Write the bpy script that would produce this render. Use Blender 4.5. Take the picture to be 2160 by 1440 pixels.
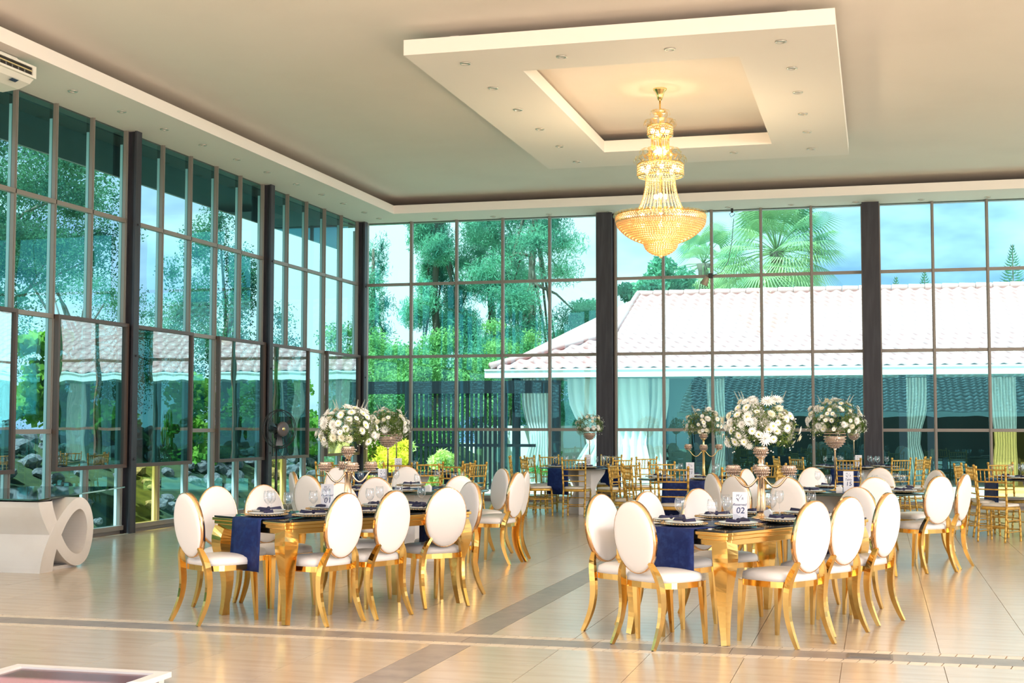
import bpy, bmesh, math, random
import numpy as np
from mathutils import Vector, Matrix
random.seed(7); rng = np.random.default_rng(7)
PI = math.pi; sin, cos = math.sin, math.cos
for o in list(bpy.data.objects): bpy.data.objects.remove(o)
SC = bpy.context.scene; COL = SC.collection

# ------------------------------------------------------------------ camera, sky, sun, added daylight lamp, exposure
cam = bpy.data.cameras.new('camera'); cam.lens = 36*2900/2160; cam.sensor_width = 36; cam.clip_end = 500
camo = bpy.data.objects.new('camera', cam); COL.objects.link(camo)
camo.location = (0, 0, 1.46); camo.rotation_euler = (math.radians(90+3.4885), math.radians(-0.05), math.radians(14.848))
SC.camera = camo
W = bpy.data.worlds.new('sky'); SC.world = W; W.use_nodes = True
wn = W.node_tree; wn.nodes.clear()
def N(t, ty, **k):
    n = t.nodes.new(ty)
    for a, b in k.items(): setattr(n, a, b)
    return n
wo = N(wn, 'ShaderNodeOutputWorld'); bg = N(wn, 'ShaderNodeBackground'); bg.inputs['Strength'].default_value = 1.95
tc = N(wn, 'ShaderNodeTexCoord'); mp = N(wn, 'ShaderNodeMapping'); mp.inputs['Scale'].default_value = (1, 1, 2.6)
mp.inputs['Location'].default_value = (0.35, 0.2, 0.1); mp.inputs['Rotation'].default_value = (0, 0, .393)
nz = N(wn, 'ShaderNodeTexNoise'); nz.inputs['Scale'].default_value = 2.2; nz.inputs['Detail'].default_value = 6; nz.inputs['Roughness'].default_value = .55
cr = N(wn, 'ShaderNodeValToRGB'); cr.color_ramp.elements[0].position = .40; cr.color_ramp.elements[1].position = .53
cr.color_ramp.elements[0].color = (.30, .38, .62, 1); cr.color_ramp.elements[1].color = (1.0, 1.0, 1.0, 1)
for a, b in ((tc.outputs['Generated'], mp.inputs[0]), (mp.outputs[0], nz.inputs['Vector']), (nz.outputs['Fac'], cr.inputs[0]), (cr.outputs[0], bg.inputs['Color']), (bg.outputs[0], wo.inputs[0])):
    wn.links.new(a, b)
def light(name, kind, loc, energy, color=(1, 1, 1), direction=None, size=None, size_y=None):
    l = bpy.data.lights.new(name, kind); l.energy = energy; l.color = color
    if size:
        if kind == 'AREA':
            l.shape = 'RECTANGLE'; l.size = size; l.size_y = size_y or size
        else: l.shadow_soft_size = size
    o = bpy.data.objects.new(name, l); o.location = loc
    if direction is not None: o.rotation_euler = Vector(direction).to_track_quat('-Z', 'Y').to_euler()
    COL.objects.link(o); return o
s = light('sun', 'SUN', (-20, -20, 40), 13, (1, .96, .92), (.26, .45, -.86)); s.data.angle = .012
light('added_daylight_lamp_right', 'AREA', (19, -.5, 4.6), 4500, (1, .93, .87), (-.86, .50, -.15), 9, 6.5)  # added area lamp off to the right, standing in for courtyard daylight
SC.view_settings.view_transform = 'Standard'; SC.view_settings.look = 'None'
SC.view_settings.gamma = 1; SC.view_settings.use_curve_mapping = False; SC.view_settings.exposure = 0.02
cy = SC.cycles; cy.max_bounces = 10; cy.diffuse_bounces = 4; cy.glossy_bounces = 4; cy.transmission_bounces = 6
cy.transparent_max_bounces = 24; cy.sample_clamp_indirect = 6; cy.caustics_reflective = False; cy.caustics_refractive = False
cy.use_denoising = True

# ------------------------------------------------------------------ materials
def mat(name, color=(.8, .8, .8), rough=.5, metal=0, spec=.5, emit=None, estr=0, sheen=0, var=0, noise=None, bump=None, coat=0, trans=0):
    m = bpy.data.materials.new(name); m.use_nodes = True; t = m.node_tree; b = t.nodes['Principled BSDF']
    b.inputs['Base Color'].default_value = (*color, 1); b.inputs['Roughness'].default_value = rough
    b.inputs['Metallic'].default_value = metal; b.inputs['Specular IOR Level'].default_value = spec
    if coat: b.inputs['Coat Weight'].default_value = coat; b.inputs['Coat Roughness'].default_value = .08
    if emit: b.inputs['Emission Color'].default_value = (*emit, 1); b.inputs['Emission Strength'].default_value = estr
    src = None
    if noise:   # (color2, scale, lo, hi, stretch)
        c2, sc_, lo, hi, st = noise
        tcn = N(t, 'ShaderNodeTexCoord'); mpp = N(t, 'ShaderNodeMapping'); mpp.inputs['Scale'].default_value = st
        n = N(t, 'ShaderNodeTexNoise'); n.inputs['Scale'].default_value = sc_; n.inputs['Detail'].default_value = 5
        r = N(t, 'ShaderNodeValToRGB'); r.color_ramp.elements[0].position = lo; r.color_ramp.elements[1].position = hi
        r.color_ramp.elements[0].color = (*color, 1); r.color_ramp.elements[1].color = (*c2, 1)
        t.links.new(tcn.outputs['Object'], mpp.inputs[0]); t.links.new(mpp.outputs[0], n.inputs['Vector']); t.links.new(n.outputs['Fac'], r.inputs[0])
        src = r.outputs[0]
        t.links.new(src, b.inputs['Base Color'])
    if var:
        oi = N(t, 'ShaderNodeObjectInfo'); mr = N(t, 'ShaderNodeMapRange'); mr.inputs['To Min'].default_value = 1-var; mr.inputs['To Max'].default_value = 1+var*.4
        mx = N(t, 'ShaderNodeMix', data_type='RGBA', blend_type='MULTIPLY'); mx.inputs['Factor'].default_value = 1
        t.links.new(oi.outputs['Random'], mr.inputs[0]); t.links.new(mr.outputs[0], mx.inputs[7])
        if src: t.links.new(src, mx.inputs[6])
        else: mx.inputs[6].default_value = (*color, 1)
        t.links.new(mx.outputs[2], b.inputs['Base Color'])
    if bump:
        sc_, st = bump
        tcn = N(t, 'ShaderNodeTexCoord'); n = N(t, 'ShaderNodeTexNoise'); n.inputs['Scale'].default_value = sc_; n.inputs['Detail'].default_value = 3
        bp = N(t, 'ShaderNodeBump'); bp.inputs['Strength'].default_value = st; bp.inputs['Distance'].default_value = .01
        t.links.new(tcn.outputs['Object'], n.inputs['Vector']); t.links.new(n.outputs['Fac'], bp.inputs['Height']); t.links.new(bp.outputs[0], b.inputs['Normal'])
    return m
def glass(name, tint, refl=(1, 1, 1), base=.08, edge=.7, rough=0.0, wave=0):
    m = bpy.data.materials.new(name); m.use_nodes = True; t = m.node_tree; t.nodes.clear()
    o = N(t, 'ShaderNodeOutputMaterial'); mx = N(t, 'ShaderNodeMixShader'); tr = N(t, 'ShaderNodeBsdfTransparent'); gl = N(t, 'ShaderNodeBsdfGlossy')
    tr.inputs[0].default_value = (*tint, 1); gl.inputs[0].default_value = (*refl, 1); gl.inputs['Roughness'].default_value = rough
    fr = N(t, 'ShaderNodeLayerWeight'); fr.inputs['Blend'].default_value = .5
    pw = N(t, 'ShaderNodeMath', operation='POWER'); pw.inputs[1].default_value = 3.5
    mu = N(t, 'ShaderNodeMath', operation='MULTIPLY'); mu.inputs[1].default_value = edge
    ad = N(t, 'ShaderNodeMath', operation='ADD', use_clamp=True); ad.inputs[1].default_value = base
    t.links.new(fr.outputs['Facing'], pw.inputs[0]); t.links.new(pw.outputs[0], mu.inputs[0]); t.links.new(mu.outputs[0], ad.inputs[0]); t.links.new(ad.outputs[0], mx.inputs[0])
    t.links.new(tr.outputs[0], mx.inputs[1]); t.links.new(gl.outputs[0], mx.inputs[2]); t.links.new(mx.outputs[0], o.inputs[0])
    if wave:
        tcn = N(t, 'ShaderNodeTexCoord'); n = N(t, 'ShaderNodeTexNoise'); n.inputs['Scale'].default_value = 1.3; n.inputs['Detail'].default_value = 1
        bp = N(t, 'ShaderNodeBump'); bp.inputs['Strength'].default_value = wave; bp.inputs['Distance'].default_value = .05
        t.links.new(tcn.outputs['Object'], n.inputs['Vector']); t.links.new(n.outputs['Fac'], bp.inputs['Height']); t.links.new(bp.outputs[0], gl.inputs['Normal'])
    return m
def leafmat(name, c1, c2, tr=.4, sc=3.0):
    m = bpy.data.materials.new(name); m.use_nodes = True; t = m.node_tree; t.nodes.clear()
    o = N(t, 'ShaderNodeOutputMaterial'); mx = N(t, 'ShaderNodeMixShader'); mx.inputs[0].default_value = tr
    d = N(t, 'ShaderNodeBsdfDiffuse'); tl = N(t, 'ShaderNodeBsdfTranslucent')
    tcn = N(t, 'ShaderNodeTexCoord'); n = N(t, 'ShaderNodeTexNoise'); n.inputs['Scale'].default_value = sc; n.inputs['Detail'].default_value = 4
    r = N(t, 'ShaderNodeValToRGB'); r.color_ramp.elements[0].position = .35; r.color_ramp.elements[1].position = .62
    r.color_ramp.elements[0].color = (*c1, 1); r.color_ramp.elements[1].color = (*c2, 1)
    t.links.new(tcn.outputs['Object'], n.inputs['Vector']); t.links.new(n.outputs['Fac'], r.inputs[0])
    t.links.new(r.outputs[0], d.inputs[0]); t.links.new(r.outputs[0], tl.inputs[0])
    t.links.new(d.outputs[0], mx.inputs[1]); t.links.new(tl.outputs[0], mx.inputs[2]); t.links.new(mx.outputs[0], o.inputs[0])
    return m
gold = mat('polished_gold', (.84, .53, .16), .13, 1)
goldrim = mat('rose_gold_band', (.95, .60, .32), .16, 1)
goldpaint = mat('gold_painted_wood', (.74, .45, .10), .38, .55, noise=((.50, .29, .06), 14, .45, .7, (1, 1, 1)))
champ = mat('champagne_metal', (.98, .74, .50), .18, 1)
brass = mat('brass', (.95, .70, .30), .14, 1)
leather = mat('white_leather', (.87, .83, .79), .36, spec=.45)
cushionm = mat('ivory_cushion', (.78, .72, .64), .7)
navy = mat('navy_satin', (.006, .018, .11), .45, spec=.25, noise=((.012, .035, .16), 26, .45, .65, (1, 1, 1)), bump=(20, .3))
napk = mat('navy_napkin', (.012, .012, .055), .6)
blackglass = mat('black_glass', (.012, .014, .016), .04, spec=.8)
greenglass = mat('dark_green_glass', (.01, .05, .045), .03, spec=.9)
china = mat('white_china', (.9, .89, .87), .18)
charg = mat('champagne_charger', (.80, .66, .44), .22, .55)
beadm = mat('gold_bead', (.62, .42, .2), .25, .8)
steel = mat('cutlery_gold', (.85, .62, .3), .2, 1)
paint = mat('ivory_plaster', (.88, .785, .72), .75, noise=((.84, .745, .68), .9, .45, .8, (1, 1, 1)))
paintw = mat('white_plaster_fascia', (.92, .84, .79), .7)
col_m = mat('dark_steel_column', (.036, .034, .042), .45, spec=.35, noise=((.055, .052, .062), 3, .4, .7, (6, 6, .6)))
mull = mat('taupe_aluminium', (.27, .235, .205), .4, .2)
vent_m = mat('brown_vent_frame', (.09, .058, .046), .4)
tile_m = mat('cream_floor_tile', (.69, .565, .43), .2, spec=.6, var=.05, noise=((.61, .485, .36), 2.2, .42, .66, (.7, 5, 1)))
strip_m = mat('grey_stone_strip', (.40, .34, .29), .32, noise=((.31, .26, .23), 7, .4, .66, (1, 1, 1)), var=.06)
mosaic_m = mat('pale_mosaic', (.84, .70, .53), .3, var=.08)
grout = mat('grout', (.46, .36, .27), .7)
drain_m = mat('drain_metal', (.28, .25, .22), .4, .5)
stone_w = mat('white_painted_stone', (.84, .80, .75), .5, noise=((.78, .73, .67), 3, .4, .8, (1, 1, 1)))
plast_w = mat('ivory_plastic', (.82, .78, .70), .45)
black = mat('black_plastic', (.012, .012, .013), .35)
darkslot = mat('dark_slot', (.02, .015, .012), .6)
cardm = mat('white_card', (.86, .86, .90), .6)
ink = mat('navy_ink', (.02, .03, .13), .6)
inkg = mat('grey_ink', (.16, .2, .27), .6)
petal = mat('white_petal', (.93, .92, .86), .6); petalc = mat('cream_petal', (.90, .86, .66), .6)
eye_m = mat('flower_eye', (.66, .62, .16), .7)
euc = mat('eucalyptus_leaf', (.20, .30, .24), .5, noise=((.34, .44, .36), 9, .4, .6, (1, 1, 1)))
fern = leafmat('bouquet_greenery', (.07, .13, .03), (.20, .28, .07), .3, 12)
crystal = mat('gold_crystal', (.66, .51, .40), .2, .7)
bulb_m = mat('lit_bulb', (1, .9, .7), .5, emit=(1, .80, .45), estr=14)
chand_petal = glass('amber_glass_petal', (1, .86, .64), (1, .88, .66), .14, .5, .1)
cane = mat('brass_ring', (.85, .55, .18), .2, 1)
clear = glass('clear_glass', (.965, .975, .985), (1, 1, 1), .045, .75)
pane_m = glass('teal_pane', (.48, .90, .92), (.24, .86, 1.0), .12, .8, 0, .03)
pane_l = glass('teal_pane_left', (.36, .68, .76), (.20, .66, .76), .09, .8, 0, .03)
pane_y = glass('yellow_pane', (.9, .95, .32), (.75, .85, .25), .08, .7, 0, .03)
vent_g = glass('mirror_film_pane', (.06, .28, .30), (.74, .82, .82), .46, .5, 0, .05)
def beadglow():
    m = bpy.data.materials.new('amber_crystal_bead'); m.use_nodes = True; t = m.node_tree; t.nodes.clear()
    o = N(t, 'ShaderNodeOutputMaterial'); a = N(t, 'ShaderNodeMixShader'); a.inputs[0].default_value = .30
    g = N(t, 'ShaderNodeBsdfGlossy'); g.inputs[0].default_value = (1, .87, .62, 1); g.inputs['Roughness'].default_value = .12
    tl = N(t, 'ShaderNodeBsdfTranslucent'); tl.inputs[0].default_value = (1, .76, .44, 1)
    d = N(t, 'ShaderNodeBsdfDiffuse'); d.inputs[0].default_value = (.98, .76, .46, 1)
    b = N(t, 'ShaderNodeMixShader'); b.inputs[0].default_value = .65
    t.links.new(d.outputs[0], b.inputs[1]); t.links.new(tl.outputs[0], b.inputs[2])
    t.links.new(b.outputs[0], a.inputs[1]); t.links.new(g.outputs[0], a.inputs[2]); t.links.new(a.outputs[0], o.inputs[0]); return m
bead = beadglow()
grass_m = leafmat('grass', (.03, .045, .03), (.09, .11, .05), 0, 2)  # bank slope coloured dark to stand for the shade it lies in
earth = mat('ground_gravel', (.36, .38, .22), .9, noise=((.50, .47, .33), 1.2, .4, .65, (1, 1, 1)))
pave = mat('sunlit_paving', (.66, .56, .46), .8)
rock_m = mat('rockery_stone', (.10, .10, .11), .9, noise=((.24, .21, .20), 3, .4, .7, (1, 1, 1)))  # stone darkened too, shade of the bank put into the colour
roof_m = mat('pink_clay_tile', (.60, .29, .28), .36, spec=.5, var=.12)
roof_s = mat('pink_clay_tile_sheet', (.64, .33, .32), .4, spec=.5, noise=((.56, .29, .28), 1, .4, .7, (1, 1, 1)))
fasc = mat('white_gutter', (.85, .88, .88), .45)
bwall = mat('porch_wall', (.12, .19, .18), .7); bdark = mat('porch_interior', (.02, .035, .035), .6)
post_m = mat('dark_timber_post', (.010, .013, .018), .7, spec=.2)
curt = mat('white_sheer_curtain', (.74, .78, .77), .8)
bark = mat('bark', (.14, .11, .08), .9)
leafs = dict(cas=leafmat('casuarina_needles', (.05, .20, .15), (.22, .54, .34), .45, .8),
             bush=leafmat('bush_leaves', (.08, .26, .09), (.32, .58, .20), .45, 1.2),
             lime=leafmat('lime_shrub_leaves', (.42, .56, .10), (.92, .95, .40), .4, 2.5),
             acacia=leafmat('acacia_leaves', (.02, .10, .08), (.12, .30, .14), .45, .8),
             palm=leafmat('palm_leaf', (.10, .28, .16), (.50, .66, .30), .4, .5),
             vine=leafmat('vine_leaves', (.10, .30, .05), (.40, .66, .10), .5, 1.6))

# ------------------------------------------------------------------ geometry helpers
class G:
    """collects plain geometry for ONE mesh"""
    def __init__(s): s.v = []; s.f = []; s.sm = []; s.mi = []
    def add(s, V, F, smooth=False, mi=0):
        b = len(s.v); s.v += [tuple(p) for p in V]
        for f in F: s.f.append(tuple(i+b for i in f)); s.sm.append(smooth); s.mi.append(mi)
        return s
    def box(s, a, b, mi=0):
        (x0, y0, z0), (x1, y1, z1) = a, b
        return s.add([(x0, y0, z0), (x1, y0, z0), (x1, y1, z0), (x0, y1, z0), (x0, y0, z1), (x1, y0, z1), (x1, y1, z1), (x0, y1, z1)],
                     [(0, 3, 2, 1), (4, 5, 6, 7), (0, 1, 5, 4), (1, 2, 6, 5), (2, 3, 7, 6), (3, 0, 4, 7)], False, mi)
    def lathe(s, prof, n=16, c=(0, 0, 0), smooth=True, mi=0, cap=True, sx=1, sy=1):
        V = []; F = []
        for r, z in prof:
            for k in range(n):
                a = 2*PI*k/n; V.append((c[0]+r*sx*cos(a), c[1]+r*sy*sin(a), c[2]+z))
        m = len(prof)
        for j in range(m-1):
            for k in range(n):
                k2 = (k+1) % n; F.append((j*n+k, j*n+k2, (j+1)*n+k2, (j+1)*n+k))
        if cap:
            if prof[0][0] > 1e-5: F.append(tuple(reversed(range(n))))
            if prof[-1][0] > 1e-5: F.append(tuple((m-1)*n+k for k in range(n)))
        return s.add(V, F, smooth, mi)
    def tube(s, path, rad, n=6, smooth=True, mi=0, rect=False, up=(0, 0, 1), cap=True):
        """round tube (rad float or list) or rectangular bar (rad list of (w,d)) along a path"""
        if rect and isinstance(rad, list) and len(path) > 4:      # smooth the curve through its key points
            Q = [Vector(p) for p in path]; W_ = [Vector(r) for r in rad]; path = []; rad = []; m_ = len(Q)
            def cat(A, i, t):
                a, b, c, d = A[max(i-1, 0)], A[i], A[i+1], A[min(i+2, m_-1)]
                return .5*((2*b)+(c-a)*t+(2*a-5*b+4*c-d)*t*t+(3*b-a-3*c+d)*t*t*t)
            for i in range(m_-1):
                for t in (0, .34, .67): path.append(cat(Q, i, t)); rad.append(tuple(cat(W_, i, t)))
            path.append(Q[-1]); rad.append(tuple(W_[-1]))
        P = [Vector(p) for p in path]; V = []; F = []; m = len(P)
        prev = None
        for i, p in enumerate(P):
            t = (P[min(i+1, m-1)]-P[max(i-1, 0)]).normalized()
            if rect: a = Vector(up)-t*Vector(up).dot(t)
            else:
                a = prev if prev is not None else (Vector((0, 0, 1)) if abs(t.z) < .9 else Vector((1, 0, 0)))
                a = a-t*a.dot(t)
            a.normalize(); b = t.cross(a); prev = a
            if rect:
                w, d = rad[i] if isinstance(rad, list) else rad
                for u, q in ((-1, -1), (1, -1), (1, 1), (-1, 1)): V.append(p+b*(u*w/2)+a*(q*d/2))
            else:
                r = rad[i] if isinstance(rad, list) else rad
                for k in range(n): V.append(p+(a*cos(2*PI*k/n)+b*sin(2*PI*k/n))*r)
        nn = 4 if rect else n
        for j in range(m-1):
            for k in range(nn): k2 = (k+1) % nn; F.append((j*nn+k, j*nn+k2, (j+1)*nn+k2, (j+1)*nn+k))
        if cap: F.append(tuple(reversed(range(nn)))); F.append(tuple((m-1)*nn+k for k in range(nn)))
        return s.add(V, F, smooth and not rect, mi)
    def ball(s, c, r, n=6, m=4, mi=0, sz=1):
        return s.lathe([(max(r*sin(PI*j/m), 1e-6), -r*sz*cos(PI*j/m)) for j in range(m+1)], n, c, True, mi, False)
    def octa(s, c, r, mi=0):
        x, y, z = c
        return s.add([(x-r, y, z), (x+r, y, z), (x, y-r, z), (x, y+r, z), (x, y, z-r), (x, y, z+r)],
                     [(0, 2, 5), (2, 1, 5), (1, 3, 5), (3, 0, 5), (2, 0, 4), (1, 2, 4), (3, 1, 4), (0, 3, 4)], True, mi)
    def prism(s, poly, h, axis='z', o=(0, 0, 0), mi=0):
        n = len(poly)
        def P(u, v, w): return {'z': (u+o[0], v+o[1], w+o[2]), 'y': (u+o[0], w+o[1], v+o[2]), 'x': (w+o[0], u+o[1], v+o[2])}[axis]
        V = [P(u, v, 0) for u, v in poly]+[P(u, v, h) for u, v in poly]
        return s.add(V, [tuple(reversed(range(n))), tuple(range(n, 2*n))]+[(k, (k+1) % n, n+(k+1) % n, n+k) for k in range(n)], False, mi)
    def xf(s, M):
        s.v = [tuple(M @ Vector(p)) for p in s.v]; return s
    def mesh(s, name, mats):
        me = bpy.data.meshes.new(name); me.from_pydata(s.v, [], s.f)
        for m in (mats if isinstance(mats, (list, tuple)) else [mats]): me.materials.append(m)
        me.polygons.foreach_set('use_smooth', s.sm); me.polygons.foreach_set('material_index', s.mi)
        me.update(); return me
def put(name, me, parent=None, loc=(0, 0, 0), rz=0, rot=None, scale=None):
    o = bpy.data.objects.new(name, me); COL.objects.link(o); o.parent = parent; o.location = loc
    o.rotation_euler = rot if rot is not None else (0, 0, rz)
    if scale: o.scale = scale if isinstance(scale, tuple) else (scale,)*3
    return o
def ob(name, g, m, parent=None, **k): return put(name, g.mesh(name, m), parent, **k)
def tag(o, label=None, cat=None, group=None, kind=None):
    if label: o['label'] = label
    if cat: o['category'] = cat
    if group: o['group'] = group
    if kind: o['kind'] = kind
    return o
def thing(name, label, cat, loc=(0, 0, 0), rz=0, group=None):
    return tag(put(name, None, None, loc, rz), label, cat, group)
def dup(root, loc, rz=0, label=None, group=None, parent=None):
    def cp(o, par):
        c = o.copy(); COL.objects.link(c); c.parent = par
        for ch in kids[o.name]: cp(ch, c)
        return c
    kids = {}
    def walk(o):
        kids[o.name] = list(o.children)
        for ch in o.children: walk(ch)
    walk(root)
    r = cp(root, parent); r.location = loc; r.rotation_euler = (0, 0, rz)
    if label: r['label'] = label
    if group: r['group'] = group
    return r
def struct(name, g=None, m=None, parent=None, **k):
    o = put(name, g.mesh(name, m) if g else None, parent, **k)
    if parent is None: o['kind'] = 'structure'
    return o
_bevs = {}
def bev(o, w=.006, seg=2):
    md = o.modifiers.new('bevel', 'BEVEL'); md.width = w; md.segments = seg; md.limit_method = 'ANGLE'; return o
def npmesh(name, V, nq, m, k=4):
    """numpy mesh of nq separate k-gons"""
    me = bpy.data.meshes.new(name); nv = len(V)
    me.vertices.add(nv); me.vertices.foreach_set('co', V.astype(np.float32).ravel())
    me.loops.add(nq*k); me.loops.foreach_set('vertex_index', np.arange(nq*k, dtype=np.int32))
    me.polygons.add(nq); me.polygons.foreach_set('loop_start', np.arange(0, nq*k, k, dtype=np.int32))
    me.materials.append(m); me.update(calc_edges=True); return me

# ------------------------------------------------------------------ the hall
XL, YB = -9.94, 25.72; ZS, ZC = 5.49, 5.80; XR, YF = 9.9, 4.0
floor = struct('floor', G().box((XL-.1, -3, -.12), (XR, YB+.1, -.008)), grout)
TW = .6
def tiles():
    big = []; small = []
    xs = []; x = -2.9
    while x > XL: xs.append((max(x-TW, XL), x)); x -= TW
    x = -2.63
    while x < XR: xs.append((x, min(x+TW, XR))); x += TW
    ys = []; y = 9.35
    while y < YB: ys.append((y, min(y+TW, YB))); y += TW
    y = 8.86
    while y > -3: ys.append((max(y-TW, -3), y)); y -= TW
    for x0, x1 in xs:
        for y0, y1 in ys:
            cx_, cy_ = (x0+x1)/2, (y0+y1)/2
            a = math.degrees(math.atan2(cx_, cy_))+14.85
            vis = cy_ > 6.6 and abs(a) < 22.5
            (big if vis else small).append((x0, x1, y0, y1))
    big.sort(key=lambda t: t[2]*.97-(t[0])*.1)
    small += big[300:]; big = big[:300]
    full = G().box((-TW/2+.002, -TW/2+.0013, -.008), (TW/2-.002, TW/2-.0013, 0)).mesh('tile', tile_m)
    for x0, x1, y0, y1 in big:
        if x1-x0 > TW-.01 and y1-y0 > TW-.01: put('tile', full, floor, ((x0+x1)/2, (y0+y1)/2, 0))
        else: ob('tile', G().box((x0+.002, y0+.0013, -.008), (x1-.002, y1-.0013, 0)), tile_m, floor)
    g = G()
    for x0, x1, y0, y1 in small: g.box((x0+.002, y0+.0013, -.008), (x1-.002, y1-.0013, 0))
    tag(ob('far_tiles', g, tile_m, floor), kind='stuff')
    # stone strips and their mosaic borders
    x = XL
    k = 0
    while x < XR:
        x1 = min(x+.9, XR); ob('strip_stone', G().box((x+.002, 8.975, -.008), (x1-.002, 9.235, 0)), strip_m, floor); x = x1
    y = 9.35
    while y < YB:
        y1 = min(y+1.2, YB); ob('strip_stone', G().box((-2.898, y+.0013, -.008), (-2.632, y1-.0013, 0)), strip_m, floor); y = y1
    y = 8.86
    while y > -3:
        y0 = max(y-1.2, -3); ob('strip_stone', G().box((-2.898, y0+.0013, -.008), (-2.632, y-.0013, 0)), strip_m, floor); y = y0
    for yy0, yy1 in ((9.24, 9.345), (8.865, 8.97)):
        g = G(); x = XL
        me = G().add([(-.05, yy0, 0), (.042, yy0, 0), (.062, yy1, 0), (-.03, yy1, 0), (-.05, yy0, -.008), (.042, yy0, -.008), (.062, yy1, -.008), (-.03, yy1, -.008)],
                     [(0, 1, 2, 3), (0, 4, 5, 1), (1, 5, 6, 2), (2, 6, 7, 3), (3, 7, 4, 0)]).mesh('mosaic_tile', mosaic_m)
        while x < XR-.1:
            if -6.6 < x < 1.4: put('mosaic_tile', me, floor, (x+.05, 0, 0))
            else: g.box((x, yy0, -.008), (x+.095, yy1, 0))
            x += .1
        tag(ob('mosaic_border', g, mosaic_m, floor), kind='stuff')
tiles()
dr = thing('floor_drain', 'dark metal drain cover set in the stone strip near the right long table', 'drain', (-.065, 9.105, 0))
ob('frame', G().box((-.14, -.085, .0005), (.14, .085, .004)), drain_m, dr)
for k in range(7): ob('slat', G().box((-.125, -.07+k*.021, .004), (.125, -.058+k*.021, .008)), drain_m, dr)

ceil = struct('ceiling', G().box((XL-1.6, YF-.2, ZC), (XR+1.2, YB+.8, ZC+.2)), paint)
ws, th = 1.07, .16; cap_m = mat('sunlit_look_outer_cap', (.9, .9, .9), .5)  # cap colour whitened so the mullions' outer edges look sunlit
for a, b in (((XL, YF, ZS), (-8.87, YB, ZS+th)), ((-8.87, 24.62, ZS), (XR-1.07, YB, ZS+th)), ((XR-1.07, YF, ZS), (XR, YB, ZS+th)), ((-8.87, YF, ZS), (XR-1.07, YF+1.07, ZS+th))):
    ob('soffit', G().box(a, b), paintw, ceil)
pg = G(); px0, px1, py0, py1 = -4.94, -.35, 14.0, 20.9; qx0, qx1, qy0, qy1 = -3.84, -1.40, 14.97, 19.8
for a, b in (((px0, py0), (px1, qy0)), ((px0, qy1), (px1, py1)), ((px0, qy0), (qx0, qy1)), ((qx1, qy0), (px1, qy1))):
    pg.box((a[0], a[1], ZS), (b[0], b[1], ZS+.17))
ob('hanging_panel', pg, paintw, ceil)
pg = G()
for x, y in ((-4.5, 14.5), (-.8, 14.5), (-4.5, 20.4), (-.8, 20.4), (-4.4, 17.4), (-.9, 17.4)): pg.box((x-.05, y-.05, ZS+.17), (x+.05, y+.05, ZC))
ob('panel_hanger', pg, paint, ceil)
# outer roof edge and wall headers
struct('wall_left', G().box((XL-.16, YF, ZS-.02), (XL, YB, ZC)).box((XL-.12, YF, -.12), (XL+.03, YB, .05)), mull)
struct('wall_back', G().box((XL-.16, YB, ZS-.02), (XR, YB+.14, ZC)).box((XL, YB-.03, -.12), (XR, YB+.12, .05)), mull)
struct('wall_right', G().box((XR, YF, ZS-.02), (XR+.14, YB, ZC)), mull)
eave = struct('trim_1', G().box((XL-.55, YF, ZS-.04), (XL-.16, YB+.2, ZC-.02)).box((XL-.60, YF, 5.02), (XL-.55, YB+.2, ZC-.02)), vent_m)
# steel columns: I section with two flanges
def column(n, x, y, w=.29, d=.24, h=ZS, rot=0):
    g = G().box((-w/2, -d/2, 0), (-w/2+.03, d/2, h)).box((w/2-.03, -d/2, 0), (w/2, d/2, h)).box((-w/2+.03, -.02, 0), (w/2-.03, .02, h))
    c = struct('trim_%d' % n, g, col_m, None, loc=(x, y, 0), rz=rot)
    for z in (1.0, 2.4, 4.2): ob('bolt', G().lathe([(.016, 0), (.016, .014)], 6).xf(Matrix.Translation((w/2+.0, 0, z)) @ Matrix.Rotation(PI/2, 4, 'Y')), col_m, c)
    return c
ncol = 2
for y in (4.1, 8.095, 12.52-.085+.0, 16.785, 21.13, 25.5): column(ncol, XL+.095, y, .17, .14); ncol += 1
for x in (-4.945, -.065, 4.87, 9.8): column(ncol, x, YB-.16, .24, .30, rot=PI/2); ncol += 1
for y in (2, 7, 12, 17, 22): column(ncol, XR-.1, y, .28, .16); ncol += 1
# glazed bays
def pane_mesh(w, h, m, ax, cache={}):
    k = (round(w, 3), round(h, 3), m.name, ax)
    if k not in cache:
        g = G().add([(-w/2, 0, 0), (w/2, 0, 0), (w/2, 0, h), (-w/2, 0, h)], [(0, 1, 2, 3)]) if ax == 'x' else G().add([(0, -w/2, 0), (0, w/2, 0), (0, w/2, h), (0, -w/2, h)], [(0, 1, 2, 3)])
        cache[k] = g.mesh('pane', m)
    return cache[k]
H = [0.05, 1.38, 2.81, 4.245, ZS]
nw = [1]
def bay_back(x0, x1, yellow=()):
    w = struct('window_%d' % nw[0]); nw[0] += 1; p = (x1-x0)/5
    for k in range(6):
        xx = x0+k*p; ob('mullion', G().box((xx-.026, YB-.075, .05), (xx+.026, YB+.01, ZS)).box((xx-.012, YB-.095, .05), (xx+.012, YB-.075, ZS)), mull, w)
    for z in H[1:4]: ob('rail', G().box((x0, YB-.06, z-.028), (x1, YB+.005, z+.028)), mull, w)
    ob('sill', G().box((x0, YB-.09, .05), (x1, YB+.01, .11)), mull, w)
    for k in range(5):
        for r in range(4):
            o = put('pane', pane_mesh(p, H[r+1]-H[r], pane_y if (k, r) in yellow else pane_m, 'x'), w, (x0+(k+.5)*p, YB, H[r]))
            if (k, r) in yellow: o['label'] = 'yellow tinted pane'
bay_back(-9.81, -5.12, {(0, 0)}); bay_back(-4.77, -.21); bay_back(.08, 4.73, {(2, 0)}); bay_back(5.02, 9.65)
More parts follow.
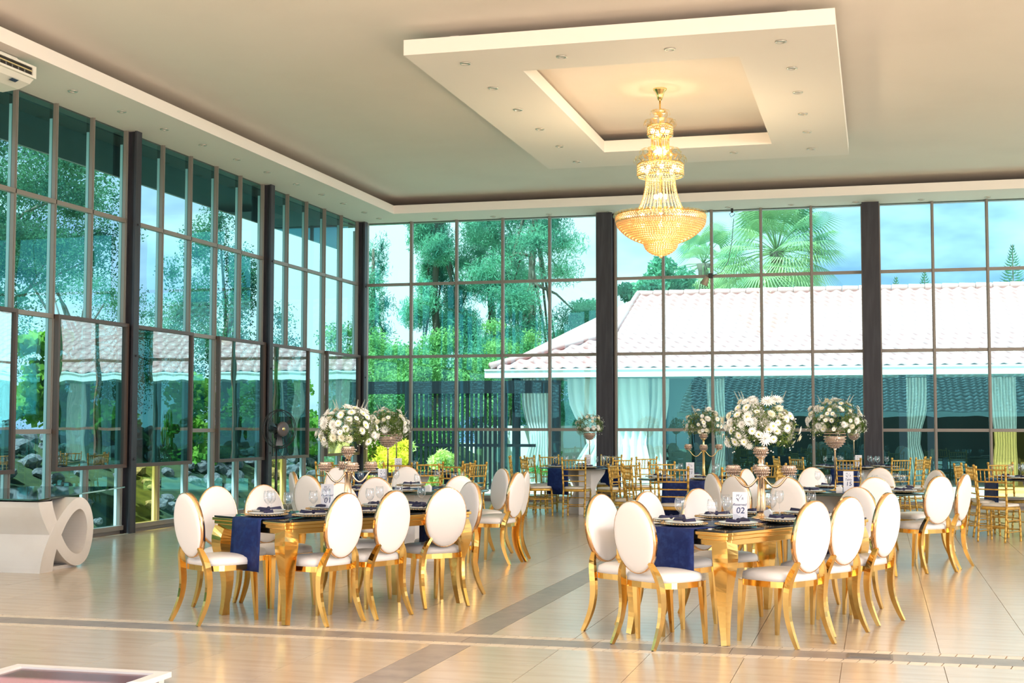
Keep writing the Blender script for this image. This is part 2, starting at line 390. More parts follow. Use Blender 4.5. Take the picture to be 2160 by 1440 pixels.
def bay_left(y0, yellow=()):
    w = struct('window_%d' % nw[0]); nw[0] += 1; p = .835; y1 = y0+5*p
    for k in range(6):
        yy = y0+k*p; ob('mullion', G().box((XL-.01, yy-.02, .05), (XL+.045, yy+.02, ZS)).box((XL+.045, yy-.008, .05), (XL+.06, yy+.008, ZS)), mull, w)
    for k in range(6):
        yy = y0+k*p; ob('outer_cap', G().box((XL-.05, yy-.02, .05), (XL-.012, yy+.02, 5.3)), cap_m, w)  # separate outer edge of the mullion, sunlight put into its white colour
    ob('rail', G().box((XL-.005, y0, H[3]-.028), (XL+.06, y1, H[3]+.028)), mull, w)
    ob('rail', G().box((XL-.005, y0, H[2]-.028), (XL+.06, y1, H[2]+.028)), mull, w)
    ob('rail', G().box((XL-.005, y0+2*p, H[1]-.028), (XL+.06, y0+3*p, H[1]+.028)), mull, w)
    ob('sill', G().box((XL-.01, y0, .05), (XL+.09, y1, .11)), mull, w)
    for k in range(5):
        rows = H if k == 2 else [.05, .90, 2.82, H[3], ZS]
        for r in range(4):
            if k != 2 and r == 1: continue
            ye = (k, r) in yellow
            o = put('pane', pane_mesh(p, rows[r+1]-rows[r], pane_y if ye else pane_l, 'y'), w, (XL, y0+(k+.5)*p, rows[r]))
            if ye: o['label'] = 'yellow tinted pane'
    for k in (0, 3):     # open projecting vents two panes wide
        v = put('vent', None, w, (XL+.095, y0+k*p, 0)); a, b = .0, 2*p
        z0, z1 = .885, 2.835
        ob('vent_frame', G().box((-.03, a, z0), (.03, b, z0+.05)).box((-.03, a, z1-.05), (.03, b, z1)).box((-.03, a, z0+.05), (.03, a+.045, z1-.05)).box((-.03, b-.045, z0+.05), (.03, b, z1-.05)), vent_m, v)
        ob('vent_pane', G().add([(0, a+.04, z0+.04), (0, b-.04, z0+.04), (0, b-.04, z1-.04), (0, a+.04, z1-.04)], [(0, 1, 2, 3)]), vent_g, v)
for y0, ye in ((12.525, ()), (16.87, {(0, 0)}), (21.215, {(0, 0)}), (8.18, ())): bay_left(y0, ye)

# recessed downlights
dl_ring = None
def downlight(x, y, label, group):
    global dl_ring
    if dl_ring is None:
        r = thing('downlight', label, 'light', (x, y, ZS), 0, group)
        ob('ring', G().lathe([(.048, 0), (.062, 0), (.058, -.012), (.046, -.012), (.046, 0)], 16, cap=False), mat('nickel_ring', (.62, .58, .52), .3, .8), r)
        ob('lamp', G().lathe([(.045, -.002), (.001, -.002)], 12, cap=False), mat('unlit_lamp_glass', (.55, .55, .52), .2), r)
        dl_ring = r
    else: dup(dl_ring, (x, y, ZS), 0, label, group)
ORD = 'first second third fourth fifth sixth seventh eighth ninth tenth eleventh twelfth'.split()
for k, y in enumerate((13.42, 14.5, 15.62, 16.72, 17.82, 18.92, 20.0, 21.14, 22.22, 23.23, 24.3, 25.1)):
    downlight(-9.34, y, 'recessed downlight in the left soffit, %s from the air conditioner' % ORD[k], 'downlights in the left soffit')
for k, x in enumerate((-8.29, -7.12, -6.01, -4.83, -3.7, -2.6, -1.46, -.32, .82, 1.95)):
    downlight(x, 25.42, 'recessed downlight in the soffit over the back windows, %s from the corner' % ORD[k], 'downlights in the back soffit')
for k, x in enumerate((-4.38, -3.28, -2.09, -.92)): downlight(x, 14.48, 'recessed downlight in the near side of the hanging ceiling panel, %s from left' % ORD[k], 'downlights in the hanging panel')
for k, y in enumerate((15.64, 16.81, 18.0, 19.2, 20.4)): downlight(-4.38, y, 'recessed downlight in the left side of the hanging ceiling panel, %s from front' % ORD[k], 'downlights in the hanging panel')
for k, y in enumerate((15.61, 16.78, 17.97, 19.1, 20.3)): downlight(-.87, y, 'recessed downlight in the right side of the hanging ceiling panel, %s from front' % ORD[k], 'downlights in the hanging panel')
for k, x in enumerate((-1.99, -3.2)): downlight(x, 20.3, 'recessed downlight in the far side of the hanging panel, %s of the chandelier' % ('right' if k == 0 else 'left'), 'downlights in the hanging panel')

# air conditioner under the left soffit
ac = thing('air_conditioner', 'ivory ceiling-mounted air conditioner with a dark louvred outlet under the left soffit', 'air conditioner', (-8.92, 13.1, 5.17))
prof = [(0, .10), (.0, .21), (-.08, .25), (-.72, .25), (-.72, .10), (-.60, .02), (-.40, -.03), (-.20, -.01), (-.06, .04)]
ob('casing', G().prism([(u, v) for u, v in prof], -1.8, 'y'), plast_w, ac)
ob('mounting_plate', G().box((-.6, -1.7, .25), (-.15, -.1, .31)), plast_w, ac)
ob('outlet_recess', G().box((-.005, -1.72, .115), (.004, -.06, .2)), darkslot, ac)
ob('outlet_frame', G().box((-.01, -1.78, .2), (.02, 0, .225)).box((-.01, -1.78, .09), (.02, 0, .115)).box((-.01, -.06, .115), (.02, 0, .2)).box((-.01, -1.78, .115), (.02, -1.72, .2)), plast_w, ac)
ob('vane', G().box((.0, -1.7, .155), (.018, -.07, .166)), mat('yellowed_vane', (.66, .55, .28), .5), ac)
fin = G().box((.002, -.006, .12), (.014, .006, .155)).mesh('fin', mat('grey_fin', (.2, .19, .18), .5))
for k in range(14): put('fin', fin, ac, (0, -.2-k*.11, 0))
ob('energy_label', G().add([(-.055, -.34, .038), (-.1, -.34, .02), (-.1, -.22, .02), (-.055, -.22, .038)], [(0, 1, 2, 3)]).xf(Matrix.Translation((0.01, 0, -.012))), mat('dark_label', (.03, .05, .1), .4), ac)

# ------------------------------------------------------------------ oval-backed chairs
def ellipse_pad(cx_, cz, rx, rz, ty, n=32, m=5):
    """pillow-like elliptic slab in the xz plane"""
    V = []; F = []
    layers = []
    for side in (1, -1):
        for j in range(m+1):
            a = PI/2*j/m; layers.append((sin(a) if side == 1 else cos(a), (cos(a)*ty/2) if side == 1 else (-sin(a)*ty/2)))
    # front dome: centre -> edge, then edge -> back centre
    prof = [(1e-3, ty/2), (.5, ty/2*.98), (.80, ty/2*.90), (.925, ty/2*.76), (.975, ty/2*.60), (1.0, ty/2*.42), (1.0, -ty/2*.42), (.975, -ty/2*.60), (.925, -ty/2*.76), (.80, -ty/2*.90), (.5, -ty/2*.98), (1e-3, -ty/2)]
    for s_, y in prof:
        for k in range(n):
            a = 2*PI*k/n; V.append((cx_+rx*s_*cos(a), y, cz+rz*s_*sin(a)))
    for j in range(len(prof)-1):
        for k in range(n): k2 = (k+1) % n; F.append((j*n+k, j*n+k2, (j+1)*n+k2, (j+1)*n+k))
    return V, F
def superell(a, b, n=28, e=.55, taper=0):
    out = []
    for k in range(n):
        t = 2*PI*k/n; c, s_ = cos(t), sin(t)
        x = a*math.copysign(abs(c)**e, c); y = b*math.copysign(abs(s_)**e, s_)
        out.append((x*(1+taper*y/b), y))
    return out
def slab(g, ol, z0, z1, inset=0, dome=0):
    n = len(ol); V = [(x, y, z0) for x, y in ol]+[(x, y, z0+(z1-z0)*.55) for x, y in ol]
    V += [(x*.965, y*.965, z1) for x, y in ol]+[(x*.80, y*.80, z1+dome*.6) for x, y in ol]+[(x*.4, y*.4, z1+dome) for x, y in ol]
    F = [tuple(reversed(range(n)))]
    for j in range(4):
        for k in range(n): k2 = (k+1) % n; F.append((j*n+k, j*n+k2, (j+1)*n+k2, (j+1)*n+k))
    F.append(tuple(range(4*n, 5*n))); g.add(V, F, True); return g
def make_oval_chair():
    r = thing('oval_back_chair', 'white oval-backed chair', 'chair')
    ob('seat', slab(G(), superell(.225, .215, 28, .6, .06), .425, .472, dome=.026), leather, r)
    g = G(); ol = superell(.222, .212, 28, .55, .06); il = superell(.195, .185, 28, .55, .06); n = 28
    V = [(x, y, z) for z in (.385, .425) for x, y in ol]+[(x, y, z) for z in (.425, .385) for x, y in il]
    g.add(V, [(j*n+k, j*n+(k+1) % n, ((j+1) % 4)*n+(k+1) % n, ((j+1) % 4)*n+k) for j in range(4) for k in range(n)], False)
    ob('seat_frame', g, gold, r)
    tilt = Matrix.Translation((0, -.265, .722)) @ Matrix.Rotation(math.radians(8), 4, 'X')
    V, F = ellipse_pad(0, 0, .180, .239, .078)
    b = ob('backrest', G().add(V, F, True).xf(tilt), leather, r)
    n = 40; V = []
    for rr, y in ((.98, -.018), (1.02, -.018), (1.02, .018), (.98, .018)):
        for k in range(n): a = 2*PI*k/n; V.append((.180*rr*cos(a), y, .239*rr*sin(a)))
    F = [(j*n+k, j*n+(k+1) % n, ((j+1) % 4)*n+(k+1) % n, ((j+1) % 4)*n+k) for j in range(4) for k in range(n)]
    ob('gold_band', G().add(V, F, True).xf(tilt), goldrim, b)
    for s_ in (-1, 1):
        ob('leg', G().tube([(s_*.185, .175, .42), (s_*.19, .185, .25), (s_*.197, .2, 0)], [(.042, .042), (.036, .034), (.022, .022)], rect=True, up=(0, 1, 0)), gold, r)
        path = [(s_*.118, -.252, .560), (s_*.150, -.240, .505), (s_*.172, -.222, .44), (s_*.180, -.208, .36), (s_*.182, -.205, .27), (s_*.184, -.222, .17), (s_*.188, -.262, .07), (s_*.192, -.300, 0)]
        ob('leg', G().tube(path, [(.020, .032), (.026, .042), (.030, .048), (.030, .049), (.029, .046), (.028, .040), (.025, .033), (.021, .025)], rect=True, up=(0, 1, 0)), gold, r)
    return r
oval0 = make_oval_chair(); used = [False, False]
def oval_chair(tx, ty, hdg, label, group):
    """tx,ty: where the top of the oval back stands; hdg: degrees clockwise from +Y that the sitter faces"""
    tx *= 1.02; ty *= 1.02
    h = math.radians(hdg); loc = (tx+.30*sin(h), ty+.30*cos(h), 0); lb = 'white oval-backed gold chair, '+label
    if not used[0]: used[0] = True; oval0.location = loc; oval0.rotation_euler = (0, 0, -h); oval0['label'] = lb; oval0['group'] = group
    else: dup(oval0, loc, -h, lb, group)

# ------------------------------------------------------------------ gold bamboo-turned chairs
def turned(p0, p1, r, k=6, n=6):
    P = []; R = []
    a, b = Vector(p0), Vector(p1)
    for i in range(k):
        for t, q in ((0.06, 1.0), (.5, .86), (.94, 1.0)):
            P.append(a.lerp(b, (i+t)/k)); R.append(r*q)
        P.append(a.lerp(b, (i+.985)/k)); R.append(r*1.3)
    return P, R
def make_bamboo_chair():
    r = thing('bamboo_chair', 'gold bamboo-turned chair', 'chair')
    ob('seat_frame', slab(G(), superell(.205, .20, 20, .4, .08), .405, .445, dome=0), goldpaint, r)
    c = ob('cushion', slab(G(), superell(.20, .19, 20, .45, .08), .447, .475, dome=.008), cushionm, r)
    def bar(name, path, rr, k=5, n=6):
        g = G()
        for a, b in zip(path[:-1], path[1:]):
            P, R = turned(a, b, rr, k, n); g.tube(P, R, n)
        return ob(name, g, goldpaint, r)
    for s_ in (-1, 1):
        bar('leg', [(s_*.185, .17, .42), (s_*.19, .185, 0)], .0155, 6)
        bar('leg', [(s_*.175, -.26, 0), (s_*.178, -.195, .45), (s_*.192, -.245, .93)], .0155, 6)
        ob('finial', G().ball((s_*.192, -.246, .938), .019, 8, 5), goldpaint, r)
        for z in (.13, .27): bar('stretcher', [(s_*.183, -.235+z*.15, z), (s_*.188, .18, z)], .009, 3, 5)
    for z in (.15, .29): bar('stretcher', [(-.188, .18, z), (.188, .18, z)], .009, 3, 5)
    bar('stretcher', [(-.18, -.225, .2), (.18, -.225, .2)], .009, 3, 5)
    for z, q in ((.905, .012), (.755, .011), (.66, .010), (.57, .010)):
        y = -.195-(z-.45)*.104
        bar('rail', [(-.18-(z-.45)*.025, y, z), (.18+(z-.45)*.025, y, z)], q, 3, 5)
    for k in range(6):
        x = -.135+k*.054; P, R = turned((x, -.227, .76), (x, -.243, .90), .0075, 3)
        ob('spindle', G().tube(P, R, 5), goldpaint, r)
    return r
bam0 = make_bamboo_chair()
def bamboo_chair(tx, ty, target, label, group, hdg=None):
    h = math.radians(hdg) if hdg is not None else math.atan2(target[0]-tx, target[1]-ty)
    loc = (tx+.24*sin(h), ty+.24*cos(h), 0); lb = 'gold bamboo-turned chair, '+label
    if not used[1]: used[1] = True; bam0.location = loc; bam0.rotation_euler = (0, 0, -h); bam0['label'] = lb; bam0['group'] = group
    else: dup(bam0, loc, -h, lb, group)

# ------------------------------------------------------------------ tables
TH = .765
T1, A1 = (-4.12, 10.36), 29.0; T2, A2 = (-.93, 10.25), 28.0
def loc_on(T, A, u, v, z=TH):
    """u along the table (away from camera), v to its right"""
    a = math.radians(A); return (T[0]+u*sin(a)+v*cos(a), T[1]+u*cos(a)-v*sin(a), z)
def long_table(T, A, label):
    r = thing('banquet_table', label, 'table', (T[0], T[1], 0), -math.radians(A), 'long gold tables')
    L, Wd = .95, .465
    g = G()
    for z0, z1, o_ in ((.66, .70, -.03), (.70, .728, -.012), (.728, .75, 0)):
        a, b = Wd+o_, L+o_; i = .06
        g.box((-a, -b, z0), (a, -b+i, z1)).box((-a, b-i, z0), (a, b, z1)).box((-a, -b+i, z0), (-a+i, b-i, z1)).box((a-i, -b+i, z0), (a, b-i, z1))
    bev(ob('apron', g, gold, r), .004)
    ob('glass_top', G().box((-Wd+.012, -L+.012, .7505), (Wd-.012, L-.012, .7635)), blackglass, r)
    ob('under_board', G().box((-Wd+.061, -L+.061, .71), (Wd-.061, L-.061, .7495)), vent_m, r)
    for sx in (-1, 1):
        for sy in (-1, 1):
            cx_, cy_ = sx*(Wd-.075), sy*(L-.075)
            path = []; R = []
            for z, off, w in ((.665, .0, .122), (.60, .014, .124), (.53, .016, .116), (.45, .006, .100), (.36, -.006, .083), (.26, -.012, .069), (.15, -.008, .056), (.06, .002, .047), (0, .010, .044)):
                path.append((cx_+sx*off, cy_+sy*off, z)); R.append((w, w))
            ob('leg', G().tube(path, R, rect=True, up=(0, 1, 0)), gold, r)
    return r
long_table(T1, A1, 'long gold table with black glass top and cabriole legs on the left, numbered 01')
long_table(T2, A2, 'long gold table with black glass top and cabriole legs on the right, numbered 02')
def runner(T, A, L, w, drop, label, group='navy satin runners', z=TH, dropf=None):
    """cloth laid along the table and hanging over both ends"""
    P = []; n = 9; dropf = dropf if dropf is not None else drop
    prof = [(-L-.014, z-.0-drop*(1-t), t) for t in (0, .2, .4, .6, .8, .97)]+[(-L-.004, z+.001, 1)]+[(-L+2*L*t, z+.0015, 1) for t in (.02, .5, .98)]+[(L+.004, z+.001, 1)]+[(L+.014, z-dropf*t, 1-t) for t in (.03, .25, .5, .75, 1)]
    V = []; F = []
    for u, zz, t in prof:
        for k in range(n):
            v = -w/2+w*k/(n-1); hang = 1-t
            wv = .014*sin(k*1.7+A)*hang+.006*sin(k*3.1+u)*hang
            sg = -1 if u < 0 else 1
            V.append(loc_on(T, A, u+sg*(abs(wv)+.004*hang), v*(1+.06*hang), zz))
    m = len(prof)
    for j in range(m-1):
        for k in range(n-1): F.append((j*n+k, j*n+k+1, (j+1)*n+k+1, (j+1)*n+k))
    o = ob('table_runner', G().add(V, F, True), navy); o.modifiers.new('thickness', 'SOLIDIFY').thickness = .003
    tag(o, label, 'table runner', group); return o
runner(T1, A1, .945, .36, .39, 'navy satin runner hanging over the near end of the left gold table')
runner(T2, A2, .945, .40, .36, 'navy satin runner hanging over the near end of the right gold table')
def round_table(c, R, label, rz=0, base=True):
    r = thing('round_table', label, 'table', (c[0], c[1], 0), rz, 'round glass-topped tables')
    ob('glass_top', G().lathe([(.001, .748), (R-.004, .748), (R, .752), (R, .758), (R-.004, .762), (.001, .762)], 48, cap=False), greenglass if R > .8 else blackglass, r)
    q = .42 if R > .8 else .34
    for k in range(2):
        poly = []
        pts = [(q, 0), (q*.92, .12), (q*.62, .30), (q*.52, .40), (q*.62, .50), (q*.95, .66), (q*1.02, .747)]
        poly = pts+[(-u, v) for u, v in reversed(pts)]
        g = G().prism(poly, .20, 'y', (0, -.10, 0)).xf(Matrix.Rotation(k*PI/2, 4, 'Z'))
        ob('base_slab', g, stone_w, r)
    return r
T17, T15, T7, T3, T4, T5, T6 = (-4.95, 14.2), (-.34, 15.2), (-6.7, 19.2), (-4.72, 22.55), (-2.3, 18.2), (-.35, 23.6), (2.2, 19.4)
round_table(T17, .9, 'large round glass table behind the left gold table, white sculpted base', .3)
round_table(T15, .9, 'large round glass table behind the right gold table, white sculpted base', .5)
round_table(T7, .78, 'round table by the corner, in front of the left corner windows', .2)
round_table(T3, .78, 'round table by the middle steel column with a white flared base', .2)
round_table(T4, .78, 'round table carrying the two-armed candelabra, right of the middle column', .4)
round_table(T5, .78, 'round table by the right steel column, against the back windows', .1)
round_table(T6, .78, 'round table cut off by the right edge of the picture', .1)
runner(T17, 25, .89, .42, .38, 'navy satin runner across the left round table')
runner(T15, -18, .89, .46, .36, 'navy satin runner across the right round table')
runner(T7, 40, .77, .40, .36, 'navy satin runner across the round table by the corner')
runner(T3, 22, .77, .40, .42, 'navy satin runner hanging from the round table by the middle column')
runner(T4, 5, .77, .56, .46, 'navy satin runner on the round table with the two-armed candelabra')
runner(T5, 12, .77, .46, .40, 'navy satin runner on the round table by the right column')
runner(T6, 75, .77, .50, .40, 'navy satin runner on the round table at the right edge')

# chairs round the tables (positions of the backrest tops)
g1 = 'oval-backed chairs at the left gold table'
for x, y, h, l in ((-4.86, 9.09, 31, 'at the near end of the left gold table'),
                   (-3.72, 9.37, -67, 'nearest on the right side of the left gold table'),
                   (-3.50, 9.79, -66, 'middle of the right side of the left gold table'),
                   (-3.29, 10.42, -44, 'farthest on the right side of the left gold table'),
                   (-5.14, 10.10, 122, 'nearest on the window side of the left gold table'),
                   (-4.88, 10.42, 124, 'middle of the window side of the left gold table'),
                   (-4.42, 10.95, 126, 'farthest on the window side of the left gold table'),
                   (-3.39, 11.45, -140, 'at the far end of the left gold table')): oval_chair(x, y, h, l, g1)
g2 = 'oval-backed chairs at the right gold table'
for x, y, h, l in ((-1.55, 8.88, 35, 'nearest of all, at the near end of the right gold table'),
                   (-1.92, 9.67, 118, 'nearest on the left side of the right gold table'),
                   (-1.67, 10.17, 120, 'middle of the left side of the right gold table'),
                   (-1.36, 10.72, 130, 'farthest on the left side of the right gold table'),
                   (-.40, 9.22, -54, 'nearest on the right side of the right gold table'),
                   (-.19, 9.80, -54, 'middle of the right side of the right gold table'),
                   (.08, 10.45, -62, 'farthest on the right side of the right gold table'),
                   (-.15, 11.35, -152, 'facing the camera at the far end of the right gold table')): oval_chair(x, y, h, l, g2)
def toward(x, y, T): return math.degrees(math.atan2(T[0]-x, T[1]-y))
g3 = 'oval-backed chairs the left round table'
for x, y, l in ((-4.57, 12.24, 'camera side of the left round table'),
                (-5.42, 12.60, 'near left side of the left round table'),
                (-5.98, 13.5, 'edge-on at the left side of the left round table'),
                (-6.10, 15.0, 'far left side of the left round table, behind the candelabra'),
                (-5.42, 15.55, 'far side of the left round table, behind its numbered card'),
                (-3.94, 12.89, 'near right side of the left round table'),
                (-3.62, 13.92, 'right side of the left round table, seen almost edge-on'),
                (-3.62, 14.25, 'tucked behind the edge-on chair right of the left round table'),
                (-4.12, 15.15, 'far right side of the left round table')): oval_chair(x, y, toward(x, y, T17), l, g3)
g4 = 'oval-backed chairs the right round table'
for x, y, l in ((-1.66, 14.3, 'edge-on at the left of the right round table'),
                (-1.36, 13.6, 'near left side of the right round table, behind the nearest candelabra'),
                (-1.45, 15.75, 'far left side of the right round table'),
                (-.84, 13.4, 'camera side of the right round table, left of its card'),
                (-.03, 13.62, 'camera side of the right round table, right of its card'),
                (-.75, 16.55, 'far side of the right round table, left of the pole'),
                (.03, 16.6, 'far side of the right round table, right of the pole'),
                (.59, 14.11, 'near right side of the right round table, back toward the camera'),
                (.86, 14.71, 'right side of the right round table, seen edge-on'),
                (.64, 16.0, 'far right side of the right round table')): oval_chair(x, y, toward(x, y, T15), l, g4)
def bams(T, lst, grp):
    for e in lst: bamboo_chair(e[0], e[1], T, e[2], grp, e[3] if len(e) > 3 else None)
bams(T3, ((-5.94, 22.3, 'leftmost at the round table by the middle column'), (-5.55, 21.7, 'near left of the round table by the middle column, side-on', 60),
          (-5.72, 22.75, 'left of the round table by the middle column, behind the side-on one'), (-5.52, 23.35, 'far left of the round table by the middle column'),
          (-4.68, 21.49, 'back to the camera at the round table by the middle column', 0), (-4.5, 23.75, 'window side of the round table by the middle column'),
          (-3.90, 21.5, 'right of the middle column table, in front of that column', -50)), 'bamboo chairs at the middle column table')
bams(T4, ((-3.45, 18.35, 'leftmost at the two-armed candelabra table'), (-3.16, 17.80, 'near left of the two-armed candelabra table, front of the pair'),
          (-3.28, 18.75, 'left side of the two-armed candelabra table'), (-2.95, 19.40, 'far left of the two-armed candelabra table'),
          (-2.47, 17.15, 'back to the camera at the two-armed candelabra table', 2), (-1.66, 16.95, 'near right of the two-armed candelabra table'),
          (-1.20, 18.0, 'right side of the two-armed candelabra table'), (-1.35, 19.2, 'far right of the two-armed candelabra table')), 'bamboo chairs at the two-armed candelabra table')
bams(T5, ((-1.62, 23.2, 'leftmost at the right column table'), (-1.28, 22.9, 'near left of the right column table'),
          (-.45, 22.45, 'back to the camera at the right column table', 4), (.36, 22.8, 'near right of the right column table'),
          (.66, 23.2, 'right of the right column table, second from its end'), (.80, 23.8, 'rightmost at the right column table'), (-3.66, 22.4, 'alone against the windows between two round tables', -40)), 'bamboo chairs at the right column table')
bams(T6, ((1.06, 19.75, 'far left of the table at the right edge'), (1.18, 19.2, 'left of the table at the right edge, seen edge-on'),
          (1.37, 18.3, 'near side of the table at the right edge, back to the camera', 28), (1.66, 20.4, 'window side of the table at the right edge')), 'bamboo chairs at the right edge table')
bams(T7, ((-7.45, 17.9, 'leftmost behind the left gold table, near the pedestal fan'), (-7.12, 17.75, 'second from left behind the left gold table, near the fan'),
          (-6.35, 17.85, 'camera side of the corner round table'), (-6.05, 18.35, 'near right of the corner round table'),
          (-5.45, 17.45, 'back to the camera between the left round table and the windows', 10), (-5.68, 19.0, 'right of the corner round table'),
          (-5.35, 18.35, 'turned away between the left round table and the dark screens', -70)), 'bamboo chairs by the corner')

# ------------------------------------------------------------------ table settings
def make_charger():
    r = thing('charger_plate', 'x', 'plate')
    ob('dish', G().lathe([(.001, .004), (.10, .004), (.135, .010), (.158, .016), (.160, .019), (.135, .014), (.10, .009), (.001, .009)], 28, cap=False), charg, r)
    g = G()
    for k in range(44): a = 2*PI*k/44; g.octa((.160*cos(a), .160*sin(a), .019), .0078)
    tag(ob('beaded_rim', g, beadm, r), kind='stuff'); return r
def make_plate():
    return ob('dinner_plate', G().lathe([(.001, .010), (.075, .010), (.12, .020), (.133, .027), (.135, .030), (.118, .026), (.075, .016), (.001, .015)], 28, cap=False), china)
def make_napkin():
    r = thing('napkin', 'x', 'napkin')
    for s_ in (-1, 1):
        V = [(0, -.012, .034), (0, .012, .034), (0, .012, .046), (0, -.012, .046), (s_*.085, -.04, .032), (s_*.10, .034, .034), (s_*.09, .03, .058), (s_*.075, -.035, .05)]
        ob('wing', G().add(V, [(0, 1, 5, 4), (1, 2, 6, 5), (2, 3, 7, 6), (3, 0, 4, 7), (4, 5, 6, 7)]), napk, r)
    ob('knot', G().ball((0, 0, .041), .017, 8, 5), napk, r); return r
def make_glass():
    r = thing('wine_glass', 'x', 'wine glass')
    ob('bowl', G().lathe([(.004, .085), (.020, .098), (.033, .118), (.036, .140), (.034, .165), (.029, .188), (.0275, .188), (.0325, .165), (.0345, .140), (.031, .119), (.018, .100), (.002, .090)], 14, cap=False), clear, r)
    ob('stem', G().lathe([(.004, .003), (.004, .05), (.0045, .08), (.006, .088)], 8), clear, r)
    ob('foot', G().lathe([(.001, 0), (.033, 0), (.033, .002), (.012, .004), (.004, .008)], 14, cap=False), clear, r); return r
def make_cutlery():
    k = G().tube([(0, -.10, .003), (0, .02, .004)], [(.010, .003), (.008, .003)], rect=True, up=(0, 0, 1)).prism([(-.008, .02), (.008, .02), (.008, .09), (-.002, .105), (-.008, .09)], .002, 'z', (0, 0, .002))
    return ob('knife', k, steel)
P0 = dict(charger=make_charger(), plate=make_plate(), napkin=make_napkin(), glass=make_glass(), knife=make_cutlery())
tag(P0['plate'], 'x', 'plate'); tag(P0['knife'], 'x', 'knife')
first = set()
def place(kind, loc, rz, label, group):
    o = P0[kind]
    if kind not in first: first.add(kind); o.location = loc; o.rotation_euler = (0, 0, rz); o['label'] = label; o['group'] = group; return o
    return dup(o, loc, rz, label, group)
def setting(x, y, rz, where, tname, ng=1, knife=False, goff=(.16, .10)):
    z = TH+.0025
    place('charger', (x, y, z-.0035), rz, 'champagne charger with beaded rim, %s of %s' % (where, tname), 'beaded chargers')
    place('plate', (x, y, z), rz, 'white dinner plate on the charger, %s of %s' % (where, tname), 'white dinner plates')
    place('napkin', (x, y, z-.002), rz+random.uniform(-.5, .5), 'navy knotted napkin on the plate, %s of %s' % (where, tname), 'navy napkins')
    if knife: place('knife', (x+.19*cos(rz), y+.19*sin(rz), z), rz, 'gold knife beside the plate, %s of %s' % (where, tname), 'gold knives')
    for k in range(ng):
        gx, gy = goff[0]*(1 if k == 0 else -1)*(.6 if k else 1), goff[1]+.08*k
        place('glass', (x+gx*cos(rz)-gy*sin(rz), y+gx*sin(rz)+gy*cos(rz), z-.001), rz, 'stemmed wine glass %s the plate, %s of %s' % ('beside' if k == 0 else 'above', where, tname), 'wine glasses')
for T, A, tn in ((T1, A1, 'the left gold table'), (T2, A2, 'the right gold table')):
    ra = -math.radians(A)
    for u, nm in ((-.55, 'near'), (0.02, 'middle'), (.58, 'far')):
        x, y, _ = loc_on(T, A, u, -.285); setting(x, y, ra-PI/2, nm+' left seat', tn, 1, True, (.13, .17))
        x, y, _ = loc_on(T, A, u, .285); setting(x, y, ra+PI/2, nm+' right seat', tn, 1, True, (.13, .17))
    x, y, _ = loc_on(T, A, -.76, -.02); setting(x, y, ra, 'near end', tn, 2, False, (.20, .05))
    x, y, _ = loc_on(T, A, .76, 0.0); setting(x, y, ra+PI, 'far end', tn, 1, False, (.17, .05))
dirs8 = ['camera side', 'near right', 'right side', 'far right', 'window side', 'far left', 'left side', 'near left']
for T, R, tn, n_, g_ in ((T17, .9, 'the left round table', 8, 1), (T15, .9, 'the right round table', 8, 1), (T7, .78, 'the corner round table', 6, 1), (T3, .78, 'the middle column table', 6, 2), (T4, .78, 'the two-armed candelabra table', 6, 1), (T5, .78, 'the right column table', 6, 2), (T6, .78, 'the right edge table', 6, 2)):
    for k in range(n_):
        i = round(k*8/n_) % 8; a = math.radians(-90+15)+2*PI*k/n_
        x, y = T[0]+(R-.21)*cos(a), T[1]+(R-.21)*sin(a)
        setting(x, y, a+PI/2, dirs8[i], tn, g_)

# ------------------------------------------------------------------ printed cards
def text_mesh(s_, size, m, shear=0, extrude=.0004):
    cu = bpy.data.curves.new('t', 'FONT'); cu.body = s_; cu.size = size; cu.align_x = 'CENTER'; cu.shear = shear; cu.extrude = extrude; cu.resolution_u = 3
    o = bpy.data.objects.new('t', cu); COL.objects.link(o)
    me = bpy.data.meshes.new_from_object(o.evaluated_get(bpy.context.evaluated_depsgraph_get())); me.materials.clear(); me.materials.append(m)
    bpy.data.objects.remove(o); return me
def card(x, y, hd, word, num, label, w=.105, h=.215, lines=True):
    r = thing('table_card', label, 'card', (x, y, TH+.001), -math.radians(hd), 'standing table number cards')
    ob('card', G().box((-w/2, 0, 0), (w/2, .002, h)), cardm, r)
    ob('foot', G().box((-w/2, .002, 0), (w/2, .04, .002)), cardm, r)
    rot = (PI/2, 0, 0)
    def t(nm, s_, sz, px_, pz, m=ink, sh=0): put(nm, text_mesh(s_, sz, m, sh), r, (px_, -.0006, pz), rot=rot)
    t('monogram', 'M', .026, -.018, h-.034, inkg, .2); t('monogram', 'R', .026, .018, h-.056, inkg, .2)
    ob('slash', G().tube([(-.012, -.001, h-.055), (.016, -.001, h-.018)], .0009, 4), ink, r)
    g = G()
    for k in range(4): g.tube([(-.026+k*.004, -.001, h-.044-k*.005), (-.018+k*.003, -.001, h-.048-k*.005)], .0016, 4)
    ob('sprig', g, ink, r)
    t('date', '. . . .', .014, 0, h-.066, inkg)
    t('word', word, .0255 if word == 'Reserved' else .032, -.004, h-.098, ink, .35)
    t('number', num, .062, .002, h-.152, ink, .12)
    g = G()
    if lines:
        for k in range(5): g.box((-w/2+.006, -.0012, h-.166-k*.009), (-w/2+.006+(.03, .05, .058, .05, .044)[k], -.0004, h-.1642-k*.009))
        ob('small_print', g, inkg, r)
    g = G()
    for k in range(7): a = k*.5; g.tube([(w/2-.012-k*.003, -.001, .006+k*.005), (w/2-.004-k*.003+.004*cos(a), -.001, .012+k*.005)], .0013, 4)
    ob('printed_leaves', g, mat('sage_ink', (.35, .45, .45), .6) if 'sage_ink' not in bpy.data.materials else bpy.data.materials['sage_ink'], r)
    return r
